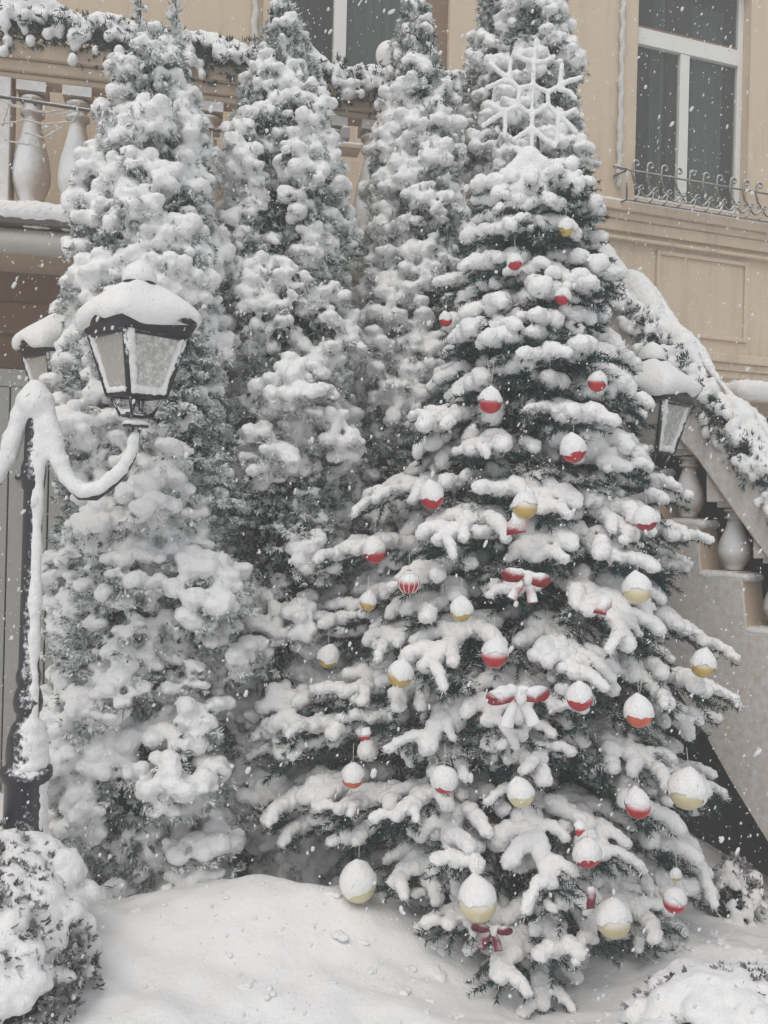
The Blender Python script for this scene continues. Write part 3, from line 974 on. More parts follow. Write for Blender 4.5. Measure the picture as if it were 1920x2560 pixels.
cypress('slim columnar evergreen beside the white globe, third from the left', 4.5, ((1060, 2160), (1040, 0)),
        [(-10, 10), (30, 28), (120, 54), (347, 104), (578, 126), (925, 165), (1273, 190), (1700, 190), (2100, 170)], 23, nclump=215, spires=((1035, 60, -40),))
cypress('tallest columnar evergreen rising out of the top edge behind the snowflake', 4.85, ((1325, 2100), (1302, -330)),
        [(-330, 15), (-150, 80), (0, 98), (116, 124), (347, 148), (578, 160), (925, 160), (1700, 150), (2050, 130)], 24, nclump=240)

# ------------------------------------------------------------------ the decorated fir
FX, FY = P(1322, 1280, 3.85).x, 3.85
FZ = [0.0, .12, .45, 1.03, 1.42, 1.8, 2.3, 2.75, 3.0, 3.12, 3.2]
FR = [.72, .84, .88, .80, .69, .50, .36, .25, .18, .10, .04]
fR = lambda z: float(np.interp(z, FZ, FR))


def fir_branch(L, seed):
    """one branch along +x, snow load on its outer part; returns (needle+wood mesh, snow mesh)"""
    g = np.random.default_rng(seed)
    load = min(L * .95, g.uniform(.36, .50))
    droop = g.uniform(.08, .42)
    axis = lambda x: np.array([x, .04 * L * math.sin(2.2 * x / L + seed), .10 * x - droop * max(0, x - (L - load)) ** 2 / load - .05 * x * x / L])
    twigs = []
    main = [axis(x) for x in np.linspace(0, L, 9)]
    twigs.append((main, 1.0))
    nside = int(2.6 + load / .10)
    fat = .98 if L > .4 else 1.12
    for i in range(nside):
        x = L - load + load * (i + .3 + .4 * g.random()) / nside
        sgn = 1 if (i + seed) % 2 else -1
        ang = sgn * math.radians(g.uniform(32, 62))
        ln = g.uniform(.6, 1.1) * (.09 + .17 * (1 - .75 * (x - (L - load)) / load)) * min(1, .55 + L)
        p0 = axis(x)
        pts = [p0 + np.array([math.cos(ang) * ln * t, math.sin(ang) * ln * t, -droop * .8 * ln * t * t + .015 * math.sin(3 * t)]) for t in np.linspace(0, 1, 5)]
        twigs.append((pts, .85))
    balls = []
    load_pts = [axis(x) for x in np.linspace(L - load * .96, L * .985, 7)]
    balls += chain(load_pts, fat * g.uniform(.032, .046), fat * g.uniform(.027, .036), .85, .029, .16, g)
    for pts, _ in twigs[1:]:
        if g.random() < .9:
            k_ = fat * g.lognormal(0, .20)
            cb = chain([p for p in pts[0:]], k_ * g.uniform(.030, .041), k_ * g.uniform(.020, .031), .85, .025, .2, g)
            if g.random() < .25 and len(cb) > 5:
                cut = int(g.integers(2, len(cb) - 2)); cb = cb[:cut] + cb[cut + 2:]
            balls += cb
    for _ in range(int(3 + 5 * g.random())):
        p = load_pts[g.integers(0, 6)] + np.array([g.normal(0, .02), g.normal(0, .03), g.uniform(.02, .045)])
        r = g.uniform(.024, .040); balls.append((*p, r, r, r * .9))
    snow = snow_mesh('snow', balls, .0078, 3, .012, .030, None, .011, .012)
    snow.materials.append(M['snow'])
    # wood
    V, Fq, mi = [], [], []
    q = MB()
    q.tube(main, [.013 * (1 - .75 * i / 8) + .002 for i in range(9)], 6)
    for pts, _ in twigs[1:]:
        q.tube(pts, [.005, .0045, .004, .003, .002], 5, False)
    # needles: hanging shoots below the twigs too
    shoots = [(np.array(p), 1.0) for p, _ in twigs]
    for _ in range(int(9 + L * 34)):
        x = g.uniform(.10 * L, L * .97); p0 = axis(x)
        a = g.uniform(-1, 1) * 1.25
        ln = g.uniform(.06, .13)
        dz = g.uniform(-.75, -.05)
        shoots.append((np.array([p0 + np.array([math.cos(a) * t, math.sin(a) * t, dz * t]) * ln for t in np.linspace(0, 1, 4)]), .9))
    P0, D0, S0 = [], [], []
    for pts, dn in shoots:
        seg = np.linalg.norm(np.diff(pts, axis=0), axis=1).sum()
        n = int(seg * 620 * dn)
        t = g.random(n) * (len(pts) - 1)
        i = np.minimum(t.astype(int), len(pts) - 2); f = (t - i)[:, None]
        pp = pts[i] * (1 - f) + pts[i + 1] * f
        ax_ = unit(pts[i + 1] - pts[i])
        rnd = unit(g.normal(0, 1, (n, 3)))
        rad = unit(rnd - ax_ * (rnd * ax_).sum(1, keepdims=True))
        rad[:, 2] -= .15
        P0.append(pp); D0.append(unit(rad * .85 + ax_ * .6)); S0.append(g.uniform(.016, .027, n))
    fringe0 = sum(len(a_) for a_ in P0)
    bb = np.array(balls); m_ = len(bb) * 11; ix = g.integers(0, len(bb), m_)
    w_ = g.uniform(0, 6.28, m_)
    rd = np.stack([np.cos(w_), np.sin(w_), g.uniform(-.9, .3, m_)], -1)
    P0.append(bb[ix, :3] + unit(rd) * bb[ix, 3:4] * .62 - np.array([0, 0, .006])); D0.append(unit(rd + g.normal(0, .35, (m_, 3)))); S0.append(g.uniform(.018, .032, m_))
    P0 = np.concatenate(P0); D0 = np.concatenate(D0); S0 = np.concatenate(S0)[:, None]
    sd = unit(np.cross(D0, g.normal(0, 1, D0.shape))) * .0021
    nv = np.stack([P0 - sd, P0 + sd, P0 + D0 * S0], 1).reshape(-1, 3)
    wood = q.mesh('w')
    wv = np.array(q.v); wf = []
    for f in q.f:
        if len(f) == 4: wf += [(f[0], f[1], f[2]), (f[0], f[2], f[3])]
        else: wf += [(f[0], f[i], f[i + 1]) for i in range(1, len(f) - 1)]
    bpy.data.meshes.remove(wood)
    wf = np.array(wf)
    nf = np.arange(len(nv)).reshape(-1, 3) + len(wv)
    me = fastmesh('branch', np.concatenate([wv, nv]), np.concatenate([wf, nf]), False, np.concatenate([np.zeros(len(wf)), np.ones(fringe0), np.full(len(nf) - fringe0, 2)]))
    me.materials.append(M['bark']); me.materials.append(M['needles']); me.materials.append(M['frost_needles'])
    pts_s = np.array([b[:3] for b in balls])
    return me, snow, pts_s


PROTO = {}
for L in (.17, .24, .33, .44, .57, .72, .88):
    PROTO[L] = [fir_branch(L, int(L * 1000) * 7 + v) for v in range(4 if L > .3 else 3)]

fir = empty('fir_tree', (FX, FY, 0))
tag(fir, 'decorated fir tree loaded with snow, in front of the columnar evergreens', 'tree')
q = MB(); q.tube([(0, 0, -.1), (0, 0, 1.2), (.01, 0, 2.4), (0, 0, 3.2)], [.055, .045, .025, .006], 10); q.build('trunk', M['bark'], fir)

# baubles: x, y (photo view coordinates / K), diameter, colour, label
BA = [
    (1215, 640, 34, 'red', 'small red bauble near the top right of the fir, above the right lamp'),
    (1222, 492, 34, 'gold', 'topmost bauble on the fir, small and amber, almost hidden in snow'),
    (963, 690, 28, 'red', 'small red bauble at the upper left edge of the fir'),
    (1112, 566, 32, 'red', 'snow-wrapped reddish bauble just below the snowflake topper'),
    (1290, 824, 40, 'red', 'red bauble directly left of the right street lamp'),
    (1059, 866, 50, 'red', 'red bauble on a long string, upper middle of the fir'),
    (1238, 970, 54, 'red', 'red bauble up right, above the gold one with a red ribbon'),
    (933, 1072, 52, 'red', 'red bauble with deep snow cap at the left, above two other red ones'),
    (1134, 1092, 54, 'gold', 'gold bauble hanging over a short red ribbon'),
    (1395, 1120, 50, 'dark_red', 'dark crimson bauble at the right edge beside the staircase'),
    (809, 1190, 50, 'red', 'red bauble at the left edge hanging on a thin thread'),
    (883, 1256, 48, 'red', 'red bauble with white stripes, hardly any snow on it'),
    (997, 1316, 48, 'gold', 'dull gold bauble below left of the large red bow'),
    (1376, 1272, 60, 'pale_gold', 'pale gold bauble at the right edge under a long snowy branch'),
    (1068, 1412, 56, 'red', 'red bauble between the two large bows'),
    (709, 1418, 45, 'gold', 'gold bauble farthest to the left on the fir'),
    (864, 1455, 55, 'gold', 'gold bauble left of centre under a finger-shaped branch'),
    (1252, 1505, 56, 'red', 'bright red bauble right of the pink snowy bow'),
    (1380, 1538, 60, 'orange', 'orange bauble on two threads near the right side'),
    (1518, 1435, 52, 'gold', 'gold bauble farthest to the right, in front of the stair wall'),
    (762, 1675, 50, 'orange', 'orange bauble low on the left side of the fir'),
    (960, 1683, 56, 'red', 'red bauble with a pointed snow cap, lower middle left'),
    (1125, 1713, 56, 'pale_gold', 'pale gold bauble in the lower middle, right of a red one'),
    (1378, 1738, 55, 'red', 'red bauble lower right, left of the huge pale ball'),
    (1485, 1705, 78, 'pale_gold', 'huge pale ball at the lower right edge, mostly white with frost'),
    (774, 1905, 78, 'pale_gold', 'large gold banded ball resting over the snow mound at lower left'),
    (1032, 1945, 82, 'pale_gold', 'largest cream egg-shaped ball at the bottom middle'),
    (1268, 1843, 57, 'red', 'red bauble at the bottom, above the cream ball'),
    (1325, 1985, 74, 'pale_gold', 'large cream ball at the bottom right behind a snowy branch'),
    (1457, 1945, 50, 'red', 'lowest red bauble, at the bottom right of the fir'),
    (1460, 1890, 24, 'gold', 'tiny gold bauble above the lowest red one'),
    (795, 1300, 36, 'gold', 'small faded gold bauble half hidden behind a left branch'),
]


def surf(x, y, out=0.0):
    """depth at which the ray through a photo pixel meets the fir's outline"""
    for d in np.arange(2.7, 3.86, .01):
        p = P(x, y, d)
        if math.hypot(p.x - FX, p.y - FY) < fR(p.z) + out:
            return d
    return 3.75


BALLS = []
for (x, y, dm, c, lab) in BA:
    X, Y = x * K, y * K
    d = surf(X, Y, .03)
    BALLS.append((X, Y, d, dm * K * d / F / 2, c, lab))
BOWS = [(1135, 1250, .68, 'ribbon', 'large red bow with a snow lump on it, centre of the fir', 0.15, 0),
        (1118, 1505, .85, 'ribbon_snowy', 'large bow whitened by snow, its red edges showing', -0.1, 0),
        (1062, 2008, .55, 'ribbon_dark', 'dark crimson bow at the bottom near the snow', 0.1, 0)]
KEEP = [(X, Y, r / d * F * 1.25 + 8, d) for X, Y, d, r, _, _ in BALLS]
for (x, y, s, *_r) in BOWS:
    X, Y = x * K, y * K
    KEEP.append((X, Y, 46 * s, surf(X, Y, .02)))
KEEP.append((1330, 280, 125, 3.8))
KEEP = np.array(KEEP)


def place_branch(Lp, var, z, az, tilt, roll, sc):
    me, sn, pts = PROTO[Lp][var]
    mt = Matrix.Translation((0, 0, z)) @ Matrix.Rotation(az, 4, 'Z') @ Matrix.Rotation(-tilt, 4, 'Y') @ Matrix.Rotation(roll, 4, 'X') @ Matrix.Scale(sc, 4)
    return me, sn, pts, mt


def blocked(pts, mt):
    m = np.array(mt)
    w = pts[::3] @ m[:3, :3].T + m[:3, 3] + np.array([FX, FY, 0])
    rel = w - np.array([0, 0, CZ])
    d = rel[:, 1]
    X = 960 + (rel @ np.array(RT)) / d * F; Y = 1280 - (rel @ np.array(UP)) / d * F
    pad = .035 / d * F
    dist = np.hypot(X[:, None] - KEEP[None, :, 0], Y[:, None] - KEEP[None, :, 1])
    hit = (dist < KEEP[None, :, 2] + pad[:, None] * .75) & (d[:, None] < KEEP[None, :, 3] + .06)
    return hit.any()


g = np.random.default_rng(5)
NB = 238
zc = np.linspace(-.02, 3.05, 500)
cdf = np.cumsum((np.interp(zc, FZ, FR) + .12) * np.where(zc > 2.0, 2.3, np.where(zc < .9, 1.15, 1.0))); cdf /= cdf[-1]
lens = np.array(sorted(PROTO))
placed = 0
for i in range(NB):
    u = (i + .5) / NB
    for attempt in range(12):
        z = float(np.interp(min(.999, max(0.0, u + g.normal(0, .006))), cdf, zc))
        az = -math.pi / 2 + (((i * .61803 + g.uniform(-.04, .04) * (1 + attempt)) % 1) * 2 - 1) * math.radians(150)
        R_ = fR(z) * g.uniform(.72, 1.06) * (1 if attempt < 5 else .72) * (1 - (.13 if z < 1.3 else .05) * math.cos(az))
        Lp = lens[np.argmin(np.abs(lens - R_))]
        var = int(g.integers(0, len(PROTO[Lp])))
        sc = min(1.18, max(.82, R_ / Lp))
        tilt = math.radians(g.uniform(-11, 11) + (12 if z > 2.6 else 0) - (7 if z < .25 else 0))
        me, sn, pts, mt = place_branch(Lp, var, z + .03, az, tilt, math.radians(g.uniform(-16, 16)), sc)
        if not blocked(pts, mt):
            break
    else:
        continue
    b = ob('branch', me, None, fir); b.matrix_local = mt
    s = ob('snow', sn, None, b)
    placed += 1
# long low boughs whose tips can be told apart in the photograph
for (tx, ty, td) in [(705, 1900, 3.65), (690, 2040, 3.6), (825, 2105, 3.38), (735, 1790, 3.7), (785, 1620, 3.72), (810, 1440, 3.76), (915, 1260, 3.78), (1240, 2465, 3.0), (1090, 2385, 3.1), (1420, 2440, 2.98), (1640, 2380, 3.2),
                     (1770, 1990, 3.6), (1740, 2230, 3.5), (1785, 1600, 3.8), (1710, 1385, 3.85), (1690, 1245, 3.85), (1500, 2330, 3.05), (960, 2260, 3.2)]:
    tp = P(tx, ty, td) - Vector((FX, FY, 0))
    R_ = math.hypot(tp.x, tp.y); az = math.atan2(tp.y, tp.x)
    for attempt in range(8):
        R2 = R_ * (1 - .03 * attempt)
        Lp = lens[np.argmin(np.abs(lens - R2))]
        var = int(g.integers(0, len(PROTO[Lp])))
        z0 = tp.z + .06
        me, sn, pts, mt = place_branch(Lp, var, z0, az + g.uniform(-.05, .05) * attempt, math.radians(g.uniform(-2, 3)), math.radians(g.uniform(-10, 10)), min(1.2, R2 / Lp))
        if not blocked(pts, mt): break
    else:
        continue
    b = ob('branch', me, None, fir); b.matrix_local = mt
    ob('snow', sn, None, b)
# sheltered inner boughs that hold no snow
for i in range(130):
    z = float(np.interp((i + .5) / 130, cdf, zc))
    az = -math.pi / 2 + (((i * .61803) % 1) * 2 - 1) * math.radians(140)
    R_ = fR(z) * g.uniform(.62, .86)
    Lp = lens[np.argmin(np.abs(lens - R_))]
    me, sn, pts, mt = place_branch(Lp, int(g.integers(0, len(PROTO[Lp]))), z - .04, az, math.radians(g.uniform(-12, 6)), g.uniform(-.5, .5), min(1.1, R_ / Lp))
    b = ob('branch', me, None, fir); b.matrix_local = mt
# back side, thinner
for i in range(40):
    z = float(np.interp((i + .5) / 40, cdf, zc))
    az = math.pi / 2 + g.uniform(-.6, .6)
    Lp = lens[np.argmin(np.abs(lens - min(fR(z), .6)))]
    me, sn, pts, mt = place_branch(Lp, 0, z, az, .05, 0, 1.0)
    b = ob('branch', me, None, fir); b.matrix_local = mt
    ob('snow', sn, None, b)
# snow wrapped round the top shoots
bl = []
for (x, y, r) in [(1322, 400, 34), (1300, 420, 30), (1350, 418, 30), (1270, 440, 26), (1385, 440, 28), (1325, 450, 40), (1290, 480, 40), (1350, 490, 38), (1250, 490, 30), (1390, 480, 26)]:
    p = P(x, y, 3.72) - Vector((FX, FY, 0)); r = r * 3.72 / F
    bl.append((*p, r, r, r))
ob('top_snow', snow_mesh('top_snow', bl, .009, 6, .012, .04), M['snow'], fir)
print('branches', placed)

# ------------------------------------------------------------------ baubles
def cap_mesh(seed, cover):
    """egg of snow sitting on a ball of radius 1"""
    g = np.random.default_rng(seed)
    seg = 28
    ph = g.uniform(0, 6.28, 4)
    lean = g.uniform(-.14, .14, 2)
    peak = g.uniform(.08, .45)
    V, Fq = [], []
    ts = np.linspace(0, 1, 11)
    for t in ts:
        for k in range(seg):
            w = 2 * np.pi * k / seg
            edge = cover + .13 * math.sin(2 * w + ph[0]) + .07 * math.sin(5 * w + ph[1]) + .05 * math.sin(11 * w + ph[2])
            th = edge + (np.pi / 2 - edge) * t
            rho = math.cos(th) * (1.035 + .05 * math.sin(min(1, t * 3) * np.pi / 2))
            zz = math.sin(th) * 1.03 + peak * max(0, t - .15) ** 1.7
            if t > .6: rho *= 1 - .25 * (t - .6) / .4
            if t == 1: rho = 0.02
            rho *= 1 + .035 * math.sin(3 * w + ph[3] + 5 * t) + .02 * math.sin(7 * w + 11 * t)
            V.append((rho * math.cos(w) + lean[0] * t * t, rho * math.sin(w) + lean[1] * t * t, zz + .015 * math.sin(4 * w + 9 * t)))
    n = len(ts)
    for i in range(n - 1):
        for k in range(seg):
            k2 = (k + 1) % seg
            Fq.append((i * seg + k, i * seg + k2, (i + 1) * seg + k2, (i + 1) * seg + k))
    me = fastmesh('snow_cap', V, Fq)
    me.materials.append(M['snow_cap'])
    return me


CAPS = [cap_mesh(100 + i, c) for i, c in enumerate((-.16, -.02, .10, -.26, .02, .22))]
CAP_LOW = [cap_mesh(200, .75)]
bq = MB(); bq.lathe([(math.sin(a) + .0001, -math.cos(a)) for a in np.linspace(0, math.pi, 17)], 28)
ball_me = bq.v, bq.f


def bauble(X, Y, d, r, col, lab, i):
    c = P(X, Y + r / d * F * .12, d)
    root = empty('bauble', c)
    tag(root, lab, 'bauble', 'baubles on the fir')
    q = MB(); q.v, q.f = list(ball_me[0]), list(ball_me[1]); q.s = [True] * len(q.f)
    o = q.build('ball', M[col], root); o.scale = (r, r, r)
    striped = 'stripes' in lab
    q = MB(); q.lathe([(.22, .94), (.22, 1.12), (.2, 1.16), (.05, 1.18)], 12); o = q.build('hanger_cap', M['brass'], root); o.scale = (r, r, r)
    s = ob('snow_cap', (CAP_LOW[0] if striped else CAPS[i % 6]), None, root)
    s.scale = (r * 1.02, r * 1.02, r * (1.06 + .04 * (i % 4) if not striped else 1.0)); s.rotation_euler = ((.22 * math.sin(i * 2.1)), (.24 * math.cos(i * 3.3)), i * 1.7)
    if striped:
        for k in range(12):
            w = 2 * math.pi * k / 12
            pts = [(math.cos(w) * math.sin(a) * 1.004, math.sin(w) * math.sin(a) * 1.004, -math.cos(a)) for a in np.linspace(.5, 2.3, 10)]
            q = MB(); q.tube(pts, .045, 5); o = q.build('stripe', M['white_paint'], root); o.scale = (r, r, r)
    if 'banded' in lab:
        q = MB(); q.lathe([(1.003, -.10), (1.012, -.08), (1.012, -.03), (1.003, -.01)], 28); o = q.build('band', M['gold'], root); o.scale = (r, r, r)
    top = Vector((0, 0, r * 1.15))
    n = 2 if ('threads' in lab or 'long string' in lab) else 1
    ln = .10 if ('thread' in lab or 'string' in lab) else .055
    for k in range(n):
        off = 0 if n == 1 else (.006 if k else -.006)
        q = MB(); q.tube([top, top + Vector((off, 0, ln * .5)), top + Vector((off * 2, .02, ln + r * .3))], .0011, 5)
        q.build('string', M['string'], root)


for i, b in enumerate(BALLS):
    bauble(*b, i)


# ------------------------------------------------------------------ bows
def ribbon_strip(q, pts, nrm, w):
    pts = [Vector(p) for p in pts]
    vs, fs = [], []
    for i, p in enumerate(pts):
        t = (pts[min(i + 1, len(pts) - 1)] - pts[max(i - 1, 0)]).normalized()
        s = t.cross(Vector(nrm)).normalized()
        ww = w if not isinstance(w, (list, tuple)) else w[i]
        vs += [p + s * ww, p - s * ww]
    for i in range(len(pts) - 1):
        fs.append((2 * i, 2 * i + 2, 2 * i + 3, 2 * i + 1))
    q.add(vs, fs, True)


def bow(x, y, s, mat, lab, rot, var):
    X, Y = x * K, y * K
    d = surf(X, Y, .01)
    root = empty('bow', P(X, Y, d)); root.rotation_euler = (0, rot, 0)
    tag(root, lab, 'bow')
    S = s * .075
    def add(nm, pts, w, nrm=(0, 0, 1)):
        n_ = len(pts); tt = np.linspace(0, n_ - 1, n_ * 4 - 3)
        if not isinstance(w, list): w = [w] * n_
        cr = lambda a, t: (lambda i, f: .5 * (2 * a[i] + (a[min(i + 1, n_ - 1)] - a[max(i - 1, 0)]) * f + (2 * a[max(i - 1, 0)] - 5 * a[i] + 4 * a[min(i + 1, n_ - 1)] - a[min(i + 2, n_ - 1)]) * f * f + (-a[max(i - 1, 0)] + 3 * a[i] - 3 * a[min(i + 1, n_ - 1)] + a[min(i + 2, n_ - 1)]) * f ** 3))(min(int(t), n_ - 2), t - min(int(t), n_ - 2))
        w = [cr(w, t) for t in tt]; pts = [tuple(cr([p[k] for p in pts], t) for k in range(3)) for t in tt]
        q = MB(); ribbon_strip(q, [(a * S, b * S, c * S) for a, b, c in pts], nrm, [v * S for v in w] if isinstance(w, list) else w * S)
        o = q.build(nm, M[mat], root); m = o.modifiers.new('t', 'SOLIDIFY'); m.thickness = .002
        return o
    for sg in (-1, 1):
        pts = [(sg * .1, -.1, 0), (sg * .45, -.42, .16), (sg * .9, -.5, .22), (sg * 1.2, -.25, .12), (sg * 1.18, .1, .0), (sg * .8, .2, -.05), (sg * .35, .1, -.02), (sg * .08, 0, 0)]
        add('loop', pts, [.16, .30, .40, .44, .42, .36, .26, .16], (0, .3, 1) if False else (0, 1, .2))
        t = [(sg * .05, -.1, -.1), (sg * .3, -.25, -.5), (sg * .55, -.2, -1.0), (sg * .72, -.28, -1.5)]
        add('tail', t, [.16, .26, .32, .34], (0, 1, .1))
    q = MB(); q.lathe([(.02, -.22), (.2, -.2), (.25, 0), (.2, .2), (.02, .22)], 12); o = q.build('knot', M[mat], root); o.scale = (S, S, S); o.location = (0, -.14 * S, 0)
    bl = []
    gg = np.random.default_rng(int(x))
    for _ in range(10):
        bl.append((gg.uniform(-1, 1) * S, gg.uniform(-.4, .1) * S, (.42 + gg.uniform(-.1, .12)) * S, .30 * S, .26 * S, .15 * S))
    bl.append((.12 * S, -.35 * S, .05 * S, .32 * S, .28 * S, .5 * S))
    ob('snow', snow_mesh('bow_snow', bl, .006, 4, .006), M['snow'], root)


for b in BOWS:
    bow(*b)

# loose ribbon ends
def ribbon(x, y, w, h, mat, lab, rot):
    X, Y = x * K, y * K
    d = surf(X, Y, .03)
    q = MB()
    k = K * d / F
    ribbon_strip(q, [(0, 0, 0), (.15 * w * k, -.01, -h * k * .35), (-.05 * w * k, -.015, -h * k * .7), (.1 * w * k, -.005, -h * k)], (0, 1, 0), [w * k * .4, w * k * .5, w * k * .5, w * k * .55])
    o = q.build('ribbon', M[mat]); m = o.modifiers.new('t', 'SOLIDIFY'); m.thickness = .002
    o.location = P(X, Y, d); o.rotation_euler = (0, rot, 0)
    tag(o, lab, 'ribbon')


ribbon(1122, 1105, 40, 48, 'ribbon', 'short red ribbon end under the gold bauble', .2)
ribbon(790, 1572, 20, 26, 'red', 'small red ribbon piece left of the middle, low on the fir', .1)
ribbon(1312, 1290, 26, 40, 'ribbon', 'red ribbon end with frost beside the pale gold bauble', .5)
ribbon(1245, 1775, 22, 26, 'red', 'little red ribbon tip above the lowest middle red bauble', -.4)
ribbon(690, 1540, 24, 24, 'ribbon', 'faded red ribbon scrap at the left edge of the fir', .3)
ribbon(1275, 1915, 18, 46, 'ribbon_dark', 'narrow dark purple ribbon hanging near the bottom of the fir', 0)

# ------------------------------------------------------------------ snowflake topper (traced on its own plane)
D_T = 3.74
def TP(cx, cy):
    return P(1150 + cx / 4.74, 80 + cy / 4.74, D_T)


topper = empty('snowflake_topper', TP(850, 1400))
tag(topper, 'white snowflake tree topper caked in snow', 'ornament')
T0 = Vector(topper.location)
arms = {
    'hub': [[(865, 645), (780, 670), (700, 690), (690, 890), (780, 950), (850, 985), (940, 945), (1045, 880), (1040, 720), (960, 690), (865, 645)]],
    'arm': [[(865, 645), (868, 500), (880, 370), (895, 120)],
            [(700, 690), (610, 600), (540, 545), (345, 380)],
            [(1040, 720), (1170, 660), (1250, 610), (1440, 550)],
            [(690, 890), (570, 945), (480, 990), (265, 1130)],
            [(1045, 880), (1150, 990), (1240, 1060), (1385, 1215)],
            [(850, 985), (850, 1150), (848, 1400)]],
    'twig': [[(870, 370), (760, 340), (660, 290)], [(870, 370), (1000, 370), (1120, 300)],
             [(600, 590), (590, 470), (605, 345)], [(610, 600), (480, 600), (300, 680)],
             [(1180, 655), (1190, 520), (1208, 400)], [(1170, 690), (1290, 720), (1370, 810)],
             [(560, 945), (460, 935), (340, 860)], [(530, 980), (535, 1120), (528, 1260)],
             [(1150, 990), (1250, 985), (1370, 930)], [(1160, 1010), (1160, 1150), (1145, 1330)],
             [(850, 1150), (740, 1220), (620, 1300)], [(850, 1150), (1000, 1280), (1130, 1370)]],
    'stem': [[(862, 650), (850, 980)]],
}
bl = []
for nm, ls in arms.items():
    for l in ls:
        pts = [TP(*p) - T0 for p in l]
        q = MB(); q.tube(pts, .0055, 8); q.build(nm, M['white_paint'], topper)
        r = .0100 if nm != 'stem' else .0075
        bl += chain([p + Vector((0, -.002, .004)) for p in pts], r * 1.05, r * .95, 1.1, 0, .12)
ob('snow', snow_mesh('topper_snow', bl, .0045, 3, .004, .02), M['snow'], topper)

# ------------------------------------------------------------------ street lamps
def lantern(parent, loc, k, seed):
    """px-unit lantern scaled by k; origin at its saucer"""
    g = np.random.default_rng(seed)
    fr = MB()
    A4 = [-math.pi / 2 + i * math.pi / 2 for i in range(4)]
    top = [Vector((math.cos(a) * 120, math.sin(a) * 120, 222)) for a in A4]
    bot = [Vector((math.cos(a) * 72, math.sin(a) * 72, 78)) for a in A4]
    for i in range(4):
        j = (i + 1) % 4
        fr.tube([bot[i], top[i]], 7, 6); fr.tube([bot[i], bot[j]], 6, 6); fr.tube([top[i], top[j]], 6, 6)
    # lower basket
    b2 = [Vector((math.cos(a) * 62, math.sin(a) * 62, 70)) for a in A4]; b3 = [Vector((math.cos(a) * 40, math.sin(a) * 40, 28)) for a in A4]
    for i in range(4):
        j = (i + 1) % 4
        fr.tube([b2[i], b3[i]], 3.5, 5); fr.tube([b3[i], b3[j]], 3.5, 5)
    fr.lathe([(10, 0), (10, 28), (26, 30), (26, 36), (9, 40), (9, 74), (40, 76), (40, 80), (6, 84)], 14)
    fr.lathe([(30, 0), (32, 5), (20, 14), (10, 22)], 16)
    o = fr.build('lantern', M['black_iron'], parent)
    o.location = loc; o.scale = (k, k, k)
    for i in range(4):
        j = (i + 1) % 4
        q = MB(); ins = .97
        vs = [bot[i] * ins, bot[j] * ins, top[j] * ins, top[i] * ins]
        for v in vs: v.z /= ins
        q.add(vs, [(0, 1, 2, 3)])
        pn = q.build('pane', M['pane_snowy'] if i == 0 else M['pane_clear'], o)
        m = pn.modifiers.new('t', 'SOLIDIFY'); m.thickness = 2.0
        # snow caught along the edges of the pane
        if i in (0, 3):
            mid = sum(vs, Vector()) / 4
            n_ = (vs[1] - vs[0]).cross(vs[3] - vs[0]).normalized()
            if n_.dot(Vector((mid.x, mid.y, 0))) < 0: n_ = -n_
            bl = []
            e = [vs[0].lerp(vs[1], .08), vs[1].lerp(vs[0], .08), vs[2].lerp(vs[3], .05)]
            pts = [vs[3].lerp(vs[2], .06), vs[0].lerp(vs[1], .08) + Vector((0, 0, 10)), vs[1].lerp(vs[0], .08) + Vector((0, 0, 10)), vs[2].lerp(vs[3], .06)]
            if i == 0: seglist = [(pts[1], pts[2], 11), (pts[2], pts[3], 8), (pts[0], pts[1], 13)]
            else: seglist = [(pts[1], pts[2], 9), (pts[0], pts[1], 9)]
            if i == 3: seglist = [(pts[1], pts[2], 9), (pts[0], pts[1], 8)]
            for a, b, r in seglist:
                bl += [(c[0] + n_.x * 2, c[1] + n_.y * 2, c[2], c[3], c[3] * .8, c[5]) for c in chain([a, b], r, r, 1, 0, .2, g)]
            ob('snow', snow_mesh('pane_snow', bl, 4.0, 3, 0), M['snow'], o)
    # roof: fascia + flared pyramid
    rf = MB()
    sq = lambda w: 1 / (abs(math.cos(w)) ** 1.15 + abs(math.sin(w)) ** 1.15) ** (1 / 1.15)
    rf.lathe([(112, 222), (128, 226), (150, 262), (150, 272), (110, 288), (70, 312), (40, 330), (34, 338)], 48, rad=sq)
    rf.lathe([(36, 338), (36, 350), (40, 354), (40, 362), (30, 366), (12, 370)], 20)
    rf.build('roof', M['black_iron'], o)
    sn = MB()
    ph = g.uniform(0, 6.28, 5)
    seg, prof = 64, [(1.00, -20), (1.05, -14), (1.07, -2), (1.06, 11), (1.01, 23), (.92, 34), (.8, 46), (.66, 58), (.52, 70), (.40, 81), (.30, 88), (.16, 91)]
    vs, fs = [], []
    for ip, (t, z) in enumerate(prof):
        for s_ in range(seg):
            w = 2 * math.pi * s_ / seg
            rr = 148 * sq(w) * t
            edge = max(0, 1 - ip / 4)
            hang = edge * (9 * math.sin(3 * w + ph[0]) + 7 * math.sin(5 * w + ph[1]) + 4 * math.sin(9 * w + ph[2]))
            vs.append((rr * math.cos(w), rr * math.sin(w), 268 + z + hang + 3 * math.sin(4 * w + ph[3] + t * 5)))
    for i in range(len(prof) - 1):
        for s_ in range(seg):
            s2 = (s_ + 1) % seg
            fs.append((i * seg + s_, i * seg + s2, (i + 1) * seg + s2, (i + 1) * seg + s_))
    fs.append(tuple((len(prof) - 1) * seg + s_ for s_ in range(seg)))
    fs.append(tuple(range(seg))[::-1])
    sn.add(vs, fs, True)
    sn.build('roof_snow', M['snow'], o)
    sc_mesh = None
